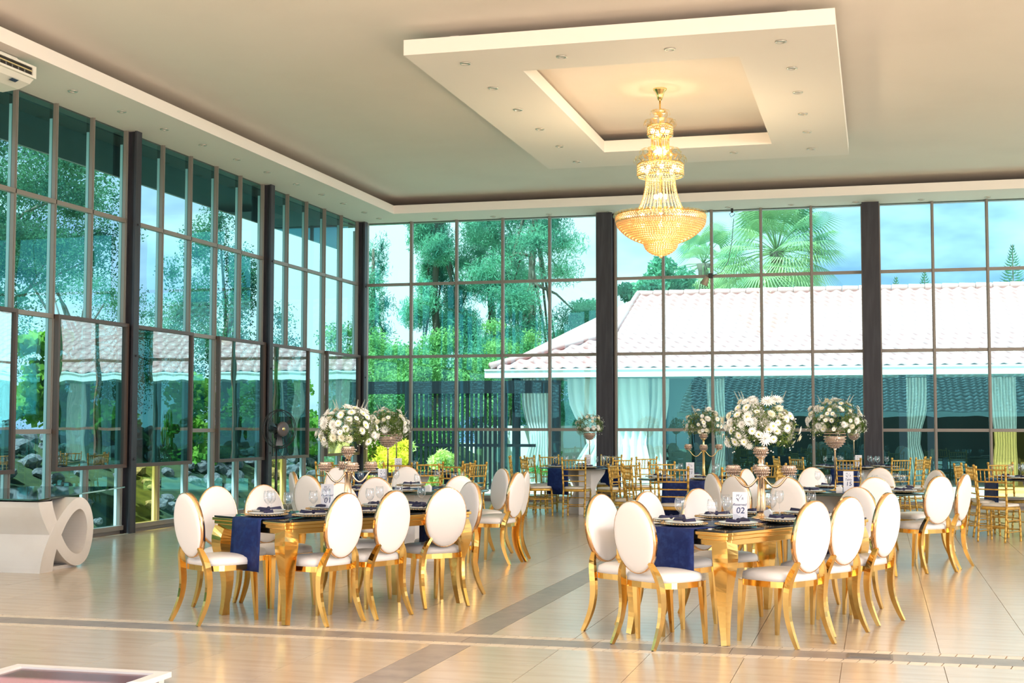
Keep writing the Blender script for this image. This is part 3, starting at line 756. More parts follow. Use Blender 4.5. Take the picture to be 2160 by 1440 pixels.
card(-4.34, 10.50, -14, 'Reserved', '01', 'white standing card reading Reserved 01 on the left gold table')
card(-.965, 10.06, 2, 'Reserved', '02', 'white standing card reading Reserved 02 on the right gold table')
card(-5.28, 14.35, -18, 'Table', '17', 'white standing card reading Table 17 on the left round table', lines=False)
card(-.30, 14.95, -2, 'Table', '15', 'white standing card reading Table 15 on the right round table', lines=False)
card(-.30, 23.15, 0, 'Table', '22', 'white standing card reading Table 22 by the right column', lines=False)
card(-4.62, 22.3, -10, 'Table', '20', 'white standing card on the round table by the middle column', lines=False)
card(-2.36, 17.95, -6, 'Table', '21', 'white standing card beside the two-armed candelabra', lines=False)
card(-6.75, 19.0, -18, 'Table', '19', 'grey-lit standing card on the corner round table', lines=False)
for x, y, l in ((-.39, 14.62, 'small blank white favour box beside the card 15'), (-4.55, 13.72, 'small blank white favour box on the left round table'), (-.80, 10.42, 'small blank white favour box behind the card 02')):
    tag(ob('favour_box', G().prism([(-.03, 0), (.03, 0), (.03, .05), (.012, .075), (-.03, .06)], .04, 'y'), china, loc=(x, y, TH+.002), rz=-.2), l, 'box', 'favour boxes')

# ------------------------------------------------------------------ flowers
def chrys(mats, layers=((16, .036, .1), (14, .031, .55), (10, .024, .95), (7, .015, 1.25)), wid=.0075):
    g = G()
    for n, L, el in layers:
        for k in range(n):
            a = 2*PI*k/n+el*2; d = Vector((cos(a)*cos(el), sin(a)*cos(el), sin(el))); s_ = Vector((-sin(a), cos(a), 0))*wid/2
            b = Vector((0, 0, .004)); m_ = b+d*L*.6+Vector((0, 0, .002)); e = b+d*L
            g.add([b, m_-s_, e, m_+s_], [(0, 1, 2, 3)], False)
    return g
def daisy():
    g = G()
    for n, L, el in ((15, .034, .18), (12, .026, .42)):
        for k in range(n):
            a = 2*PI*k/n+el; d = Vector((cos(a)*cos(el), sin(a)*cos(el), sin(el))); s_ = Vector((-sin(a), cos(a), 0))*.0042
            b = Vector((0, 0, .003)); m_ = b+d*L*.65; e = b+d*L
            g.add([b, m_-s_, e, m_+s_], [(0, 1, 2, 3)], False, 0)
    g.lathe([(.009, .004), (.008, .010), (.001, .012)], 8, mi=1, cap=False); return g
me_ch = chrys(petal).mesh('chrysanthemum', petal); me_cc = chrys(petal).mesh('cream_chrysanthemum', petalc); me_da = daisy().mesh('daisy', [petal, eye_m])
def round_leaf(): 
    n = 10; V = [(0, 0, 0)]+[(.020*cos(2*PI*k/n)*(.8+.2*abs(cos(PI*k/n))), .026+.028*sin(2*PI*k/n-PI/2)+.0, .004*cos(4*PI*k/n)) for k in range(n)]
    V[0] = (0, .026, -.003); return G().add(V, [(0, 1+k, 1+(k+1) % n) for k in range(n)], True).mesh('eucalyptus_leaf', euc)
me_leaf = round_leaf()
def bouquet(x, y, z, R, label, nf=46, fs=1.0, spikes=3, seed=1, flat=.85):
    rd = random.Random(seed)
    r = thing('flower_arrangement', label, 'flowers', (x, y, z), 0, 'white flower arrangements')
    def pt(lo=-.35, rr=1.0):
        while True:
            zz = rd.uniform(lo, 1); a = rd.uniform(0, 2*PI); q = math.sqrt(max(0, 1-zz*zz))
            return Vector((q*cos(a)*R*rr, q*sin(a)*R*rr, zz*R*rr*flat)), Vector((q*cos(a), q*sin(a), zz*.9))
    done = []
    for k in range(nf):
        for _ in range(30):
            p, n = pt(-.42, rd.uniform(.82, 1.06))
            if all((p-q).length > .043*fs for q in done): break
        done.append(p)
        me, nm, sc_ = rd.choice(((me_ch, 'chrysanthemum', 1.35), (me_da, 'daisy', 1.05), (me_da, 'daisy', .9), (me_cc, 'cream_chrysanthemum', .95), (me_ch, 'chrysanthemum', 1.0), (me_da, 'daisy', .8)))
        q = (n+Vector((rd.uniform(-.3, .3),)*3)).to_track_quat('Z', 'Y').to_euler()
        put(nm, me, r, p, rot=q, scale=sc_*fs*rd.uniform(.85, 1.1))
    for k in range(52):
        p, n = pt(-.6, rd.uniform(.80, 1.06)); t = Vector((rd.gauss(0, 1), rd.gauss(0, 1), rd.gauss(-.1, .7))).normalized()
        put('eucalyptus_leaf', me_leaf, r, p, rot=((n*.9+t*.8).to_track_quat('Z', 'Y').to_euler()), scale=fs*rd.uniform(.95, 1.65))
    # fine greenery and gypsophila
    n = 1500; z_ = rng.uniform(-.6, 1, n); a = rng.uniform(0, 2*PI, n); q = np.sqrt(1-z_*z_); rr = R*rng.uniform(.45, 1.0, n)**.6
    c = np.stack([q*np.cos(a)*rr, q*np.sin(a)*rr, z_*rr*flat], 1); d = rng.normal(size=(n, 3)); d /= np.linalg.norm(d, axis=1)[:, None]
    e = rng.normal(size=(n, 3)); e = np.cross(d, e); e /= np.linalg.norm(e, axis=1)[:, None]
    L = rng.uniform(.010, .026, n)[:, None]; w = .0035
    V = np.stack([c-d*L, c+e*w, c+d*L, c-e*w], 1).reshape(-1, 3)
    tag(put('greenery', npmesh('greenery', V, n, fern), r), kind='stuff')
    g = G()
    for k in range(90):
        p, n_ = pt(-.7, rd.uniform(.95, 1.12)); g.octa(p, .0055*fs)
    tag(ob('small_buds', g, petal, r), kind='stuff')
    g = G()
    for k in range(60): a = rd.uniform(0, 2*PI); g.tube([(0, 0, -R*.35), (R*.75*cos(a), R*.75*sin(a), rd.uniform(-.3, .6)*R)], .0012, 3)
    tag(ob('stems', g, fern, r), kind='stuff')
    for k in range(spikes):
        a = rd.uniform(0, 2*PI) if k else 2.6; b = Vector((cos(a)*R*.55, sin(a)*R*.3, R*flat*.85)); e = b+Vector((cos(a)*.05, 0, .085*fs))
        sp = ob('flower_spike', G().tube([b*.6, b, e], [.0012, .0016, .0008], 4), fern, r)
        g = G()
        for j in range(34):
            t = j/34; p = b.lerp(e, t); aa = j*2.4; rr2 = .0075*(1-t*.8); g.octa(p+Vector((cos(aa)*rr2, sin(aa)*rr2, 0)), .0036*(1-.6*t))
        ob('florets', g, petal, sp)
    return r
def crystal_cup(g, c, r_, h, beads=True, k0=.62):
    """beaded bowl: rows of round crystals on a flared cup"""
    rows = max(4, int(h/.013))
    for j in range(rows):
        t = j/(rows-1); rr = r_*(k0+(1-k0)*sin(PI*(.08+.84*t))); z = c[2]+h*t; n = max(8, int(2*PI*rr/.0145))
        for k in range(n): a = 2*PI*(k+.5*(j % 2))/n; g.octa((c[0]+rr*cos(a), c[1]+rr*sin(a), z), .0088)
    g.lathe([(.006, -.004), (r_*k0*.9, -.002), (r_*.93, h*.5), (r_*.95, h)], 14, c, cap=False)
    return g
def goblet(x, y, label, rb=.105, zb=.45, seed=1, R=.235, fl=None, nf=46):
    """tall gold stand with a crystal globe bowl"""
    r = thing('flower_stand', label, 'flower stand', (x, y, TH+.002), 0, 'tall crystal flower stands')
    ob('foot', G().lathe([(.075, 0), (.075, .006), (.03, .014), (.010, .03)], 20), brass, r)
    ob('pole', G().lathe([(.010, .02), (.009, zb-.03), (.012, zb-.02), (.022, zb+.01)], 10), champ, r)
    g = G(); rows = 9
    for j in range(rows):
        t = j/(rows-1); ph = -PI/2*.92+t*(PI/2*.92+.55); rr = rb*cos(ph); z = zb+rb*1.05+rb*1.05*sin(ph); n = max(6, int(2*PI*rr/.016))
        for k in range(n): a = 2*PI*(k+.5*(j % 2))/n; g.octa((rr*cos(a), rr*sin(a), z), .0092)
    g.lathe([(.012, zb), (rb*.6, zb+.03), (rb*.92, zb+.08), (rb*.93, zb+.12)], 16, cap=False)
    tag(ob('crystal_bowl', g, crystal, r))
    bouquet(x, y, TH+zb+rb*1.3+R*.42, R, fl, nf=nf, seed=seed)
    return r
goblet(-5.22, 14.35, 'tall gold stand with round crystal bowl on the left round table', fl='white daisies and eucalyptus in the crystal bowl on the left round table', seed=3, R=.225)
goblet(-.44, 15.15, 'tall gold stand with round crystal bowl on the right round table', rb=.115, fl='white chrysanthemums in the crystal bowl on the right round table', seed=5, R=.30, nf=76)
goblet(-4.66, 22.65, 'tall gold stand with crystal bowl on the middle column table', fl='small white arrangement in front of the middle steel column', seed=8, R=.235, nf=34)
goblet(-6.85, 19.2, 'tall gold stand with crystal bowl on the corner round table', fl='white arrangement half hidden behind that of the left round table', seed=9, R=.21, nf=30)
goblet(-.38, 23.7, 'tall gold stand with crystal bowl on the table by the right column', fl='white arrangement far behind that of the right round table, by the right column', seed=10, R=.22, nf=30)
def candelabra(x, y, label, arms, ra, zarm, zt, cup=.052, seed=2, slim=False):
    r = thing('candelabra', label, 'candelabra', (x, y, TH+.002), 0, 'gold candelabra')
    k = .7 if slim else 1.2
    ob('foot', G().lathe([(.078, 0), (.078, .006), (.070, .012), (.045, .02), (.040, .028), (.028, .05)], 20), champ if not slim else brass, r)
    ob('pole', G().lathe([(.028*k, .04), (.030*k, .06), (.026*k, .16), (.020*k, zarm-.03), (.030*k, zarm-.015), (.030*k, zarm), (.016*k, zarm+.012), (.016*k, zarm+.03), (.026*k, zarm+.045), (.026*k, zarm+.06), (.014*k, zarm+.08), (.022*k, zt-.05), (.014*k, zt-.03), (.034, zt-.012), (.034, zt-.005)], 14), champ if not slim else brass, r)
    for q in range(arms):
        a = 2*PI*q/arms+seed
        P = []
        for t in np.linspace(0, 1, 11):
            rr = .02+(ra-.02)*t; z = zarm-.02-.075*sin(PI*min(1, t*1.12)) if t < .95 else zarm-.005; P.append((rr*cos(a), rr*sin(a), z))
        P[-1] = (ra*cos(a), ra*sin(a), zarm-.006); arm = ob('arm', G().tube(P, .0085 if not slim else .006, 6), champ if not slim else brass, r)
        ob('crystal_cup', crystal_cup(G(), (ra*cos(a), ra*sin(a), zarm), cup, .06), crystal, arm)
    ob('crystal_cup', crystal_cup(G(), (0, 0, zt), .055, .06), crystal, r)
    if slim: ob('crystal_ball', crystal_cup(G(), (0, 0, zarm-.01), .05, .065, k0=.7), crystal, r)
    return r
c1 = loc_on(T1, A1, .0, .02); c2 = loc_on(T2, A2, .22, -.02)
candelabra(c1[0], c1[1], 'champagne gold candelabra with crystal cups on the left the left gold table', 4, .185, .335, .46, seed=.55)
bouquet(c1[0], c1[1], TH+.46+.18, .235, 'big white bouquet on the candelabra of the left gold table', nf=76, seed=21, spikes=5, fs=1.1)
candelabra(c2[0], c2[1], 'champagne gold candelabra with crystal cups on the right the right gold table', 4, .205, .330, .47, cup=.056, seed=.12)
bouquet(c2[0], c2[1], TH+.47+.19, .27, 'biggest white bouquet, on the candelabra of the right gold table', nf=92, seed=22, spikes=5, fs=1.18)
candelabra(-2.19, 18.0, 'slim brass two-armed candelabra on a round table right of the middle column', 2, .20, .385, .53, cup=.048, seed=.25, slim=True)
bouquet(-2.19, 18.0, TH+.53+.16, .26, 'white bouquet on the two-armed candelabra, left of the biggest bouquet', nf=50, seed=23)

# ------------------------------------------------------------------ chandelier
CH = (-2.65, 17.44)
ch = thing('chandelier', 'large tiered gold crystal chandelier hanging from the recessed ceiling', 'chandelier', (CH[0], CH[1], 0))
ob('canopy', G().lathe([(.09, 5.80), (.088, 5.785), (.055, 5.75), (.042, 5.70), (.028, 5.655), (.012, 5.645)], 20), brass, ch)
ob('stem', G().lathe([(.011, 5.65), (.011, 5.30), (.02, 5.28), (.014, 4.3), (.014, 4.05)], 10), brass, ch)
def leafring(z, r0, r1, n, up=.07, w=.05):
    g = G()
    for k in range(n):
        a = 2*PI*k/n; d = Vector((cos(a), sin(a), 0)); s_ = Vector((-sin(a), cos(a), 0))*w/2
        P = [(d*r0+Vector((0, 0, 0)), .35), (d*(r0+(r1-r0)*.45)+Vector((0, 0, up)), .9), (d*(r0+(r1-r0)*.85)+Vector((0, 0, up*.95)), 1), (d*r1+Vector((0, 0, up*.45)), .8), (d*(r1-.01)+Vector((0, 0, up*.1)), .45)]
        V = []
        for p, q in P: V += [p-s_*q, p+s_*q]
        g.add([v+Vector((0, 0, z)) for v in V], [(2*i, 2*i+1, 2*i+3, 2*i+2) for i in range(4)], True)
    return g
for z, a, b, n, up, w in ((5.43, .02, .13, 6, .09, .07), (5.29, .10, .215, 10, .10, .075), (4.94, .12, .275, 16, .07, .06), (4.82, .22, .345, 22, .09, .06), (4.11, .54, .61, 48, .07, .055)):
    ob('glass_petal_ring', leafring(z, a, b, n, up, w), chand_petal, ch)
def band(z0, z1, r, n):
    """lattice band of faceted crystals between two brass rings"""
    g = G(); rows = max(4, int((z1-z0)/.028))
    for j in range(rows):
        for k in range(n): a = 2*PI*(k+.5*(j % 2))/n; g.octa((r*cos(a), r*sin(a), z0+(z1-z0)*(j+.5)/rows), .014)
    return g
for z0, z1, r, n in ((5.19, 5.31, .160, 30), (4.66, 4.81, .292, 54), (4.07, 4.15, .572, 100)):
    tag(ob('crystal_band', band(z0, z1, r, n), bead, ch), kind='stuff')
    for z in (z0-.004, z1+.004): ob('brass_ring', G().lathe([(r-.008, z-.005), (r+.008, z-.005), (r+.008, z+.005), (r-.008, z+.005), (r-.008, z-.005)], 40, cap=False), cane, ch)
ob('brass_ring', G().lathe([(.205, 4.915), (.215, 4.915), (.215, 4.922), (.205, 4.922), (.205, 4.915)], 40, cap=False), cane, ch)
tm = G().lathe([(.009, 5.01), (.009, 5.19), (.004, 5.195)], 6).mesh('glass_tube', chand_petal)
for k in range(18): a = 2*PI*k/18; put('glass_tube', tm, ch, (.11*cos(a), .11*sin(a), 0))
for k in range(16): a = 2*PI*k/16; put('glass_tube', tm, ch, (.14*cos(a), .14*sin(a), -.20), scale=(1, 1, 1.0))
g = G()
for j in range(26):
    t = j/25; z = 4.66-(4.66-4.20)*t; rr = .185+.115*t**2.1; g.octa((rr, 0, z), .0115)
sm_ = g.mesh('bead_strand', bead)
for k in range(30): put('bead_strand', sm_, ch, (0, 0, 0), rz=2*PI*k/30)
prof = [(.565, 4.06), (.558, 4.035), (.545, 4.01), (.525, 3.985), (.502, 3.96), (.476, 3.935), (.448, 3.912), (.416, 3.89), (.380, 3.868), (.340, 3.848), (.296, 3.829), (.250, 3.812)]
sp = [(.212, 3.80), (.208, 3.775), (.200, 3.75), (.187, 3.727), (.168, 3.705), (.142, 3.685), (.112, 3.667), (.078, 3.652), (.040, 3.643)]
for pr, rb in ((prof, .0165), (sp, .017)):
    for j, (r, z) in enumerate(pr):
        g = G(); n = max(6, int(2*PI*r/.031))
        for k in range(n): a = 2*PI*(k+.5*(j % 2))/n; g.ball((r*cos(a), r*sin(a), z), rb, 6, 4)
        ob('bead_ring', g, bead, ch)
ob('drop', G().ball((0, 0, 3.622), .022, 10, 8), bead, ch)
ob('basket_frame', G().lathe([(r-.03, z+.012) for r, z in prof]+[(r-.03, z+.012) for r, z in sp[:-2]], 36, cap=False), chand_petal, ch)
bm_ = G().ball((0, 0, 0), .028, 10, 7, sz=1.25).mesh('bulb', bulb_m)
for n, r, z in ((4, .10, 5.24), (3, .07, 4.98), (8, .23, 4.75), (3, .07, 4.40), (12, .47, 4.09), (4, .12, 3.84)):
    for k in range(n): a = 2*PI*(k+.3)/n; put('bulb', bm_, ch, (r*cos(a), r*sin(a), z))
def pl(z, e, rad=.05):
    o = light('chandelier_lamp', 'POINT', (CH[0], CH[1], z), e, (1, .82, .52), size=rad); return o
pl(4.02, 95, .2); pl(3.82, 26, .08); pl(4.75, 14, .12); pl(5.24, 5, .07); pl(4.4, 12, .05)

# ------------------------------------------------------------------ fan, lamp, hook
fan = thing('pedestal_fan', 'black pedestal fan beside the second left steel column', 'fan', (-8.95, 19.6, 0))
ob('base', G().lathe([(.22, 0), (.22, .02), (.19, .04), (.04, .06), (.025, .1)], 24), black, fan)
ob('pole', G().lathe([(.022, .06), (.022, .8), (.016, .81), (.016, 1.30)], 12), black, fan)
hm = Matrix.Translation((.06, -.03, 1.40)) @ Matrix.Rotation(math.radians(-26), 4, 'Z') @ Matrix.Rotation(PI/2, 4, 'Y')
ob('motor', G().lathe([(.04, -.20), (.075, -.17), (.085, -.06), (.06, -.02), (.02, 0)], 16).xf(hm), black, fan)
ob('bracket', G().box((-.03, -.03, 1.26), (.05, .03, 1.36)), black, fan)
cg = G()
for z in (-.055, .0, .055):
    rr = .30 if z == 0 else .285; cg.tube([(rr*cos(2*PI*k/36), rr*sin(2*PI*k/36), z) for k in range(37)], .006, 5)
for k in range(60):
    a = 2*PI*k/60; c_, s_ = cos(a), sin(a); cg.tube([(.10*c_, .10*s_, .085), (.22*c_, .22*s_, .075), (.285*c_, .285*s_, .055), (.30*c_, .30*s_, 0), (.285*c_, .285*s_, -.055), (.08*c_, .08*s_, -.07)], .0014, 3)
cage = ob('cage', cg.xf(hm), black, fan)
ob('centre_badge', G().lathe([(.115, .075), (.115, .09), (.09, .1), (.001, .103)], 24, cap=False).xf(hm), mat('grey_badge', (.10, .085, .085), .3), cage)
ob('emblem', G().lathe([(.028, .104), (.022, .108), (.001, .108)], 12, cap=False).xf(hm), brass, cage)
for q in range(3):
    V = []
    for t in np.linspace(0, 1, 6):
        r_ = .05+.21*t; wd = .5*(1-.25*t); V += [(r_*cos(q*2.094-wd*.5), r_*sin(q*2.094-wd*.5), -.02), (r_*cos(q*2.094+wd*.5), r_*sin(q*2.094+wd*.5), .025)]
    ob('blade', G().add(V, [(2*i, 2*i+1, 2*i+3, 2*i+2) for i in range(5)], True).xf(hm), black, fan)
ob('cord', G().tube([(-.02, 0, 1.3), (.06, -.05, 1.05), (.16, -.06, .95), (.2, -.02, 1.05), (.12, .02, 1.25), (.02, .0, 1.34)], .006, 5), black, fan)

fl = thing('flood_lamp', 'small beige spot lamp clamped to a back window mullion right of the chandelier', 'lamp', (-2.962, YB-.10, 4.245))
ob('clamp', G().box((-.04, -.03, -.045), (.04, .02, .045)), black, fl)
ob('housing', G().lathe([(.03, 0), (.055, .03), (.075, .16), (.07, .165), (.001, .165)], 4).xf(Matrix.Translation((-.06, -.03, -.02)) @ Matrix.Rotation(math.radians(205), 4, 'Y')), mat('beige_lamp_housing', (.42, .33, .24), .5), fl)
ob('cable', G().tube([(.03, -.02, 0), (.2, -.03, .06), (.33, -.03, .25), (.40, -.03, .6), (.44, -.03, 1.05)], .006, 5), black, fl)
hk = thing('ceiling_hook', 'small black hook and wire hanging from the back soffit above the spot lamp', 'hook', (-2.55, YB-.13, ZS))
ob('bracket', G().box((-.02, -.02, -.08), (.02, .02, 0)), black, hk)
ob('loop', G().tube([(0, 0, -.07), (-.05, 0, -.10), (-.02, 0, -.16), (.03, 0, -.13), (.05, 0, -.09)], .006, 5), black, hk)

# ------------------------------------------------------------------ sculpted table on the left, low table in the corner
st = thing('sculpted_table', 'white sculpted loop-based table with dark glass top at the left edge', 'table', (-7.99, 0, 0))
path = [(12.07, .70), (12.11, .60), (12.17, .50), (12.23, .41), (12.30, .31), (12.40, .20), (12.52, .115), (12.66, .075), (12.79, .12), (12.86, .24), (12.885, .37), (12.86, .51), (12.79, .61), (12.68, .655), (12.55, .62), (12.42, .53), (12.32, .43), (12.24, .33), (12.18, .23), (12.13, .12), (12.10, .0)]
wid = [.23, .21, .19, .17, .15, .13, .12, .12, .12, .12, .12, .12, .12, .12, .12, .13, .15, .17, .19, .21, .22]
def smooth_path(A):
    A = [Vector(a) if isinstance(a, tuple) else Vector((a, 0)) for a in A]; out = []; n = len(A)
    for i in range(n-1):
        a, b, c, d = A[max(i-1, 0)], A[i], A[i+1], A[min(i+2, n-1)]
        for t in (0, .25, .5, .75): out.append(.5*((2*b)+(c-a)*t+(2*a-5*b+4*c-d)*t*t+(3*b-a-3*c+d)*t*t*t))
    return out+[A[-1]]
wid = [v.x for v in smooth_path(wid)]; path = [(v.x, v.y) for v in smooth_path(path)]
ol, ir = [], []
for i, (y, z) in enumerate(path):
    a = Vector(path[max(i-1, 0)]); b = Vector(path[min(i+1, len(path)-1)]); t = (b-a).normalized(); n = Vector((-t.y, t.x)); w = wid[i]/2
    if i in (0, len(path)-1): n = Vector((1, 0))
    ol.append((y+n.x*w, min(.715, max(0, z+n.y*w)))); ir.append((y-n.x*w, min(.715, max(0, z-n.y*w))))
def ribbon(i0, i1, dx):
    V = []; F = []; m = (i1-i0+1)*2
    for x in (dx, -1.5+dx):
        for a, b in zip(ol[i0:i1+1], ir[i0:i1+1]): V += [(x, a[0], a[1]), (x, b[0], b[1])]
    for i in range(i1-i0):
        a, b, c, d = 2*i, 2*i+1, 2*i+3, 2*i+2
        F += [(a, b, c, d), (m+a, m+d, m+c, m+b), (a, d, m+d, m+a), (b, m+b, m+c, c)]
    return V, F+[(0, m, m+1, 1), (m-2, m-1, 2*m-1, 2*m-2)]
g = G(); g.add(*ribbon(0, 40, 0)); g.add(*ribbon(40, 80, .004))
ob('loop_base', g, stone_w, st)
ob('plinth', G().box((-1.45, 12.2, 0), (-.05, 12.72, .035)), stone_w, st)
top = [(.04, 11.9), (-.67, 14.7), (-1.75, 14.45), (-1.7, 12.05)]
ob('glass_top', G().prism(top, .014, 'z', (0, 0, .7165)), greenglass, st)
lt = thing('low_table', 'low white-framed table with a maroon top in the lower left corner', 'table', (-4.40, 6.66, 0))
ob('top', G().box((-.42, -.42, .02), (.42, .42, .05)), mat('maroon_top', (.22, .10, .10), .2), lt)
g = G().box((-.5, -.5, .03), (.5, -.43, .06)).box((-.5, .43, .03), (.5, .5, .06)).box((-.5, -.43, .03), (-.43, .43, .06)).box((.43, -.43, .03), (.5, .43, .06))
ob('frame', g, stone_w, lt)
for sx in (-1, 1):
    for sy in (-1, 1): ob('leg', G().box((sx*.44-.03, sy*.44-.03, 0), (sx*.44+.03, sy*.44+.03, .03)), stone_w, lt)

# ------------------------------------------------------------------ outside
struct('ground', G().add([(-90, -60, -.14), (60, -60, -.14), (60, 120, -.14), (-90, 120, -.14)], [(0, 1, 2, 3)]), earth)
struct('trim_30', G().box((XL-2.0, YB+.15, -.14), (XR+6, 33.0, -.06)).box((XL-.1, -30, -.14), (XR+6, -3, -.10)), pave)
def tile_piece(w=.33, L=.40, m=roof_m):
    g = G(); n = 8; V = []; F = []
    for j, (y, dz) in enumerate(((0, -.055), (0, 0), (L+.03, .0))):
        for k in range(n+1):
            u = k/n; V.append((-w/2+w*u, y, dz+.032*sin(2*PI*u)+(.022 if j < 2 else 0)))
    for j in range(2):
        for k in range(n): F.append((j*(n+1)+k, j*(n+1)+k+1, (j+1)*(n+1)+k+1, (j+1)*(n+1)+k))
    return g.add(V, F, True)
def roof_building():
    b = thing('building', 'pink-tiled neighbouring pavilion with white gutter and curtained porch behind the back windows', 'building')
    ye, yr, ze, zr, xl, xrg, xr = 34., 40., 2.93, 5.30, -9.6, -6.75, 12.
    sl = math.atan2(zr-ze, yr-ye); Ls = math.hypot(zr-ze, yr-ye); nr = 17; dl = Ls/nr; w = .33
    rest = G(); parts = []
    def hipx(t):   # left edge of the front slope at height t (0..1), bell-cast like the photograph
        return xl+(2.75*(t/.42) if t < .42 else 2.75)+(.1 if t >= .42 else 0)
    for j in range(nr):
        t = j/nr; x = hipx(t+.5/nr)
        while x < xr:
            parts.append((x+w/2, ye+(yr-ye)*t, ze+(zr-ze)*t)); x += w
    parts.sort(key=lambda p: p[1]+abs(p[0]+1)*.35)
    me = tile_piece(w, dl).mesh('roof_tile', roof_m); base = tile_piece(w, dl)
    R = Matrix.Rotation(sl, 4, 'X')
    for p in parts[:300]: put('roof_tile', me, b, p, rot=(sl, 0, 0))
    bv = [R @ Vector(v) for v in base.v]
    for p in parts[300:]: rest.add([(v.x+p[0], v.y+p[1], v.z+p[2]) for v in bv], base.f, True)
    tag(ob('upper_tiles', rest, roof_m, b), kind='stuff')
    d = .05
    ob('roof_deck', G().add([(xl, ye, ze-d), (xr, ye, ze-d), (xr, yr, zr-d), (xrg, yr, zr-d), (xrg, yr-3.4, ze+(zr-ze)*.43-d), (xl, 46, ze-d), (xr, 46, ze-d)],
                        [(0, 1, 2, 3, 4), (0, 4, 3, 5), (3, 2, 6, 5)]), roof_s, b)
    for k in range(int((xr-xrg)/.45)): ob('ridge_tile', G().lathe([(.10, 0), (.115, .02), (.10, .42), (.09, .44)], 8).xf(Matrix.Translation((xrg+k*.45, yr, zr+.02)) @ Matrix.Rotation(PI/2, 4, 'Y')), roof_s, b)
    hp = [(xl, ye, ze+.05), (-6.85, ye+2.52, ze+1.03), (-6.75, yr, zr+.05)]
    ob('hip_ridge', G().tube(hp, .09, 6), roof_s, b)
    ob('gutter', G().box((xl-.1, ye-.16, ze-.26), (xr, ye-.02, ze-.05)).box((xl-.1, ye-.19, ze-.08), (xr, ye-.02, ze-.04)), fasc, b)
    ob('soffit', G().box((xl, ye-.02, ze-.26), (xr, ye+2.2, ze-.22)), bwall, b)
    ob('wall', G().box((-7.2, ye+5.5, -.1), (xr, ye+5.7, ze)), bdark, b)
    ob('wall', G().box((-5.3, ye+2.0, -.1), (-4.7, ye+2.15, ze-.26)), bwall, b)
    ob('porch_floor', G().box((-8.4, ye-.4, -.14), (xr, ye+5.5, -.02)), pave, b)
    for x in (-9.0, -4.3, -3.55, .6, 1.25, 5.4, 9.): ob('post', G().box((x-.09, ye+.3, -.1), (x+.09, ye+.48, ze-.26)), post_m, b)
    def curtain(x0, x1, y, tie=0, m=curt):
        V = []; n = 40; rows = 8
        for j in range(rows+1):
            t = j/rows; z = (ze-.27)*(1-t); pinch = 1-.55*math.exp(-((z-1.1)/.5)**2)*abs(tie); c_ = (x0+x1)/2+tie*(x1-x0)*.22*math.exp(-((z-1.1)/.7)**2)
            for k in range(n+1): u = k/n-.5; V.append((c_+u*(x1-x0)*pinch, y+.07*sin(k*1.35), z))
        return ob('curtain', G().add(V, [(j*(n+1)+k, j*(n+1)+k+1, (j+1)*(n+1)+k+1, (j+1)*(n+1)+k) for j in range(rows) for k in range(n)], True), m, b)
    curtain(-8.9, -8.1, ye+.5, .6); curtain(-7.7, -5.6, ye+.6, .5); curtain(-6.4, -5.1, ye+.9, -.3); curtain(-4.25, -3.6, ye+1.6, .8)
    curtain(.6, 1.25, ye+1.8, -.7); curtain(2.7, 3.3, ye+1.8, .3); curtain(3.9, 4.6, ye+1.8, -.4); curtain(7, 8, ye+.5, .4)
    return b
roof_building()
# pavilion on the far side of the open front: seen mirrored in the panes
pv = thing('pavilion', 'tiled open pavilion across the terrace, mirrored in the window glass', 'building', (0, -13, -.9))
g = G(); n = 396
for j in range(14):
    y0, z0 = -j*.42, 2.95+j*.155; V = []
    for yy, zz in ((.0, -.07), (0, 0.0), (-.44, .13)):
        for k in range(n+1): V.append((-9+22*k/n+j*.0, y0+yy, z0+zz+.04*sin(2*PI*k/n*66)))
    g.add(V, [(r_*(n+1)+k, (r_+1)*(n+1)+k, (r_+1)*(n+1)+k+1, r_*(n+1)+k+1) for r_ in range(2) for k in range(n)], True)
tag(ob('roof_tiles', g, mat('weathered_pavilion_tile', (.58, .50, .48), .6, noise=((.46, .40, .38), 2, .4, .7, (1, 1, 1))), pv), kind='stuff')
ob('gutter', G().box((-9.1, .0, 2.72), (13, .14, 2.92)), fasc, pv)
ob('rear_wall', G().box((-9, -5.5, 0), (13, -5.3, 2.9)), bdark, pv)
for k in range(7): ob('post', G().box((-8.6+k*3.4, -.4, 0), (-8.4+k*3.4, -.2, 2.75)), post_m, pv)
# dark slatted screens and beams left of the porch
sc_ = thing('slatted_screen', 'dark vertical-slat screen under a dark beam, left of the curtained porch', 'screen', (0, 31.6, 0))
ob('beam', G().box((-12.4, -.08, 2.22), (-7.2, .08, 2.52)), post_m, sc_)
ob('rail', G().box((-10.9, -.03, .95), (-7.8, .03, 1.02)), post_m, sc_)
for k, x in enumerate(np.arange(-10.9, -8.7, .115)): ob('slat', G().box((x, -.025, -.1), (x+.055 if k % 3 else x+.075, .025, 2.22)), post_m, sc_)
for x in (-12.3, -10.95, -8.6, -7.3): ob('post', G().box((x-.09, -.09, -.1), (x+.09, .09, 2.22)), post_m, sc_)
tag(ob('garden_wall', G().box((-10.6, 36, -.1), (-7.4, 36.2, 1.45)), fasc), 'low white garden wall behind the slatted screen', 'wall')

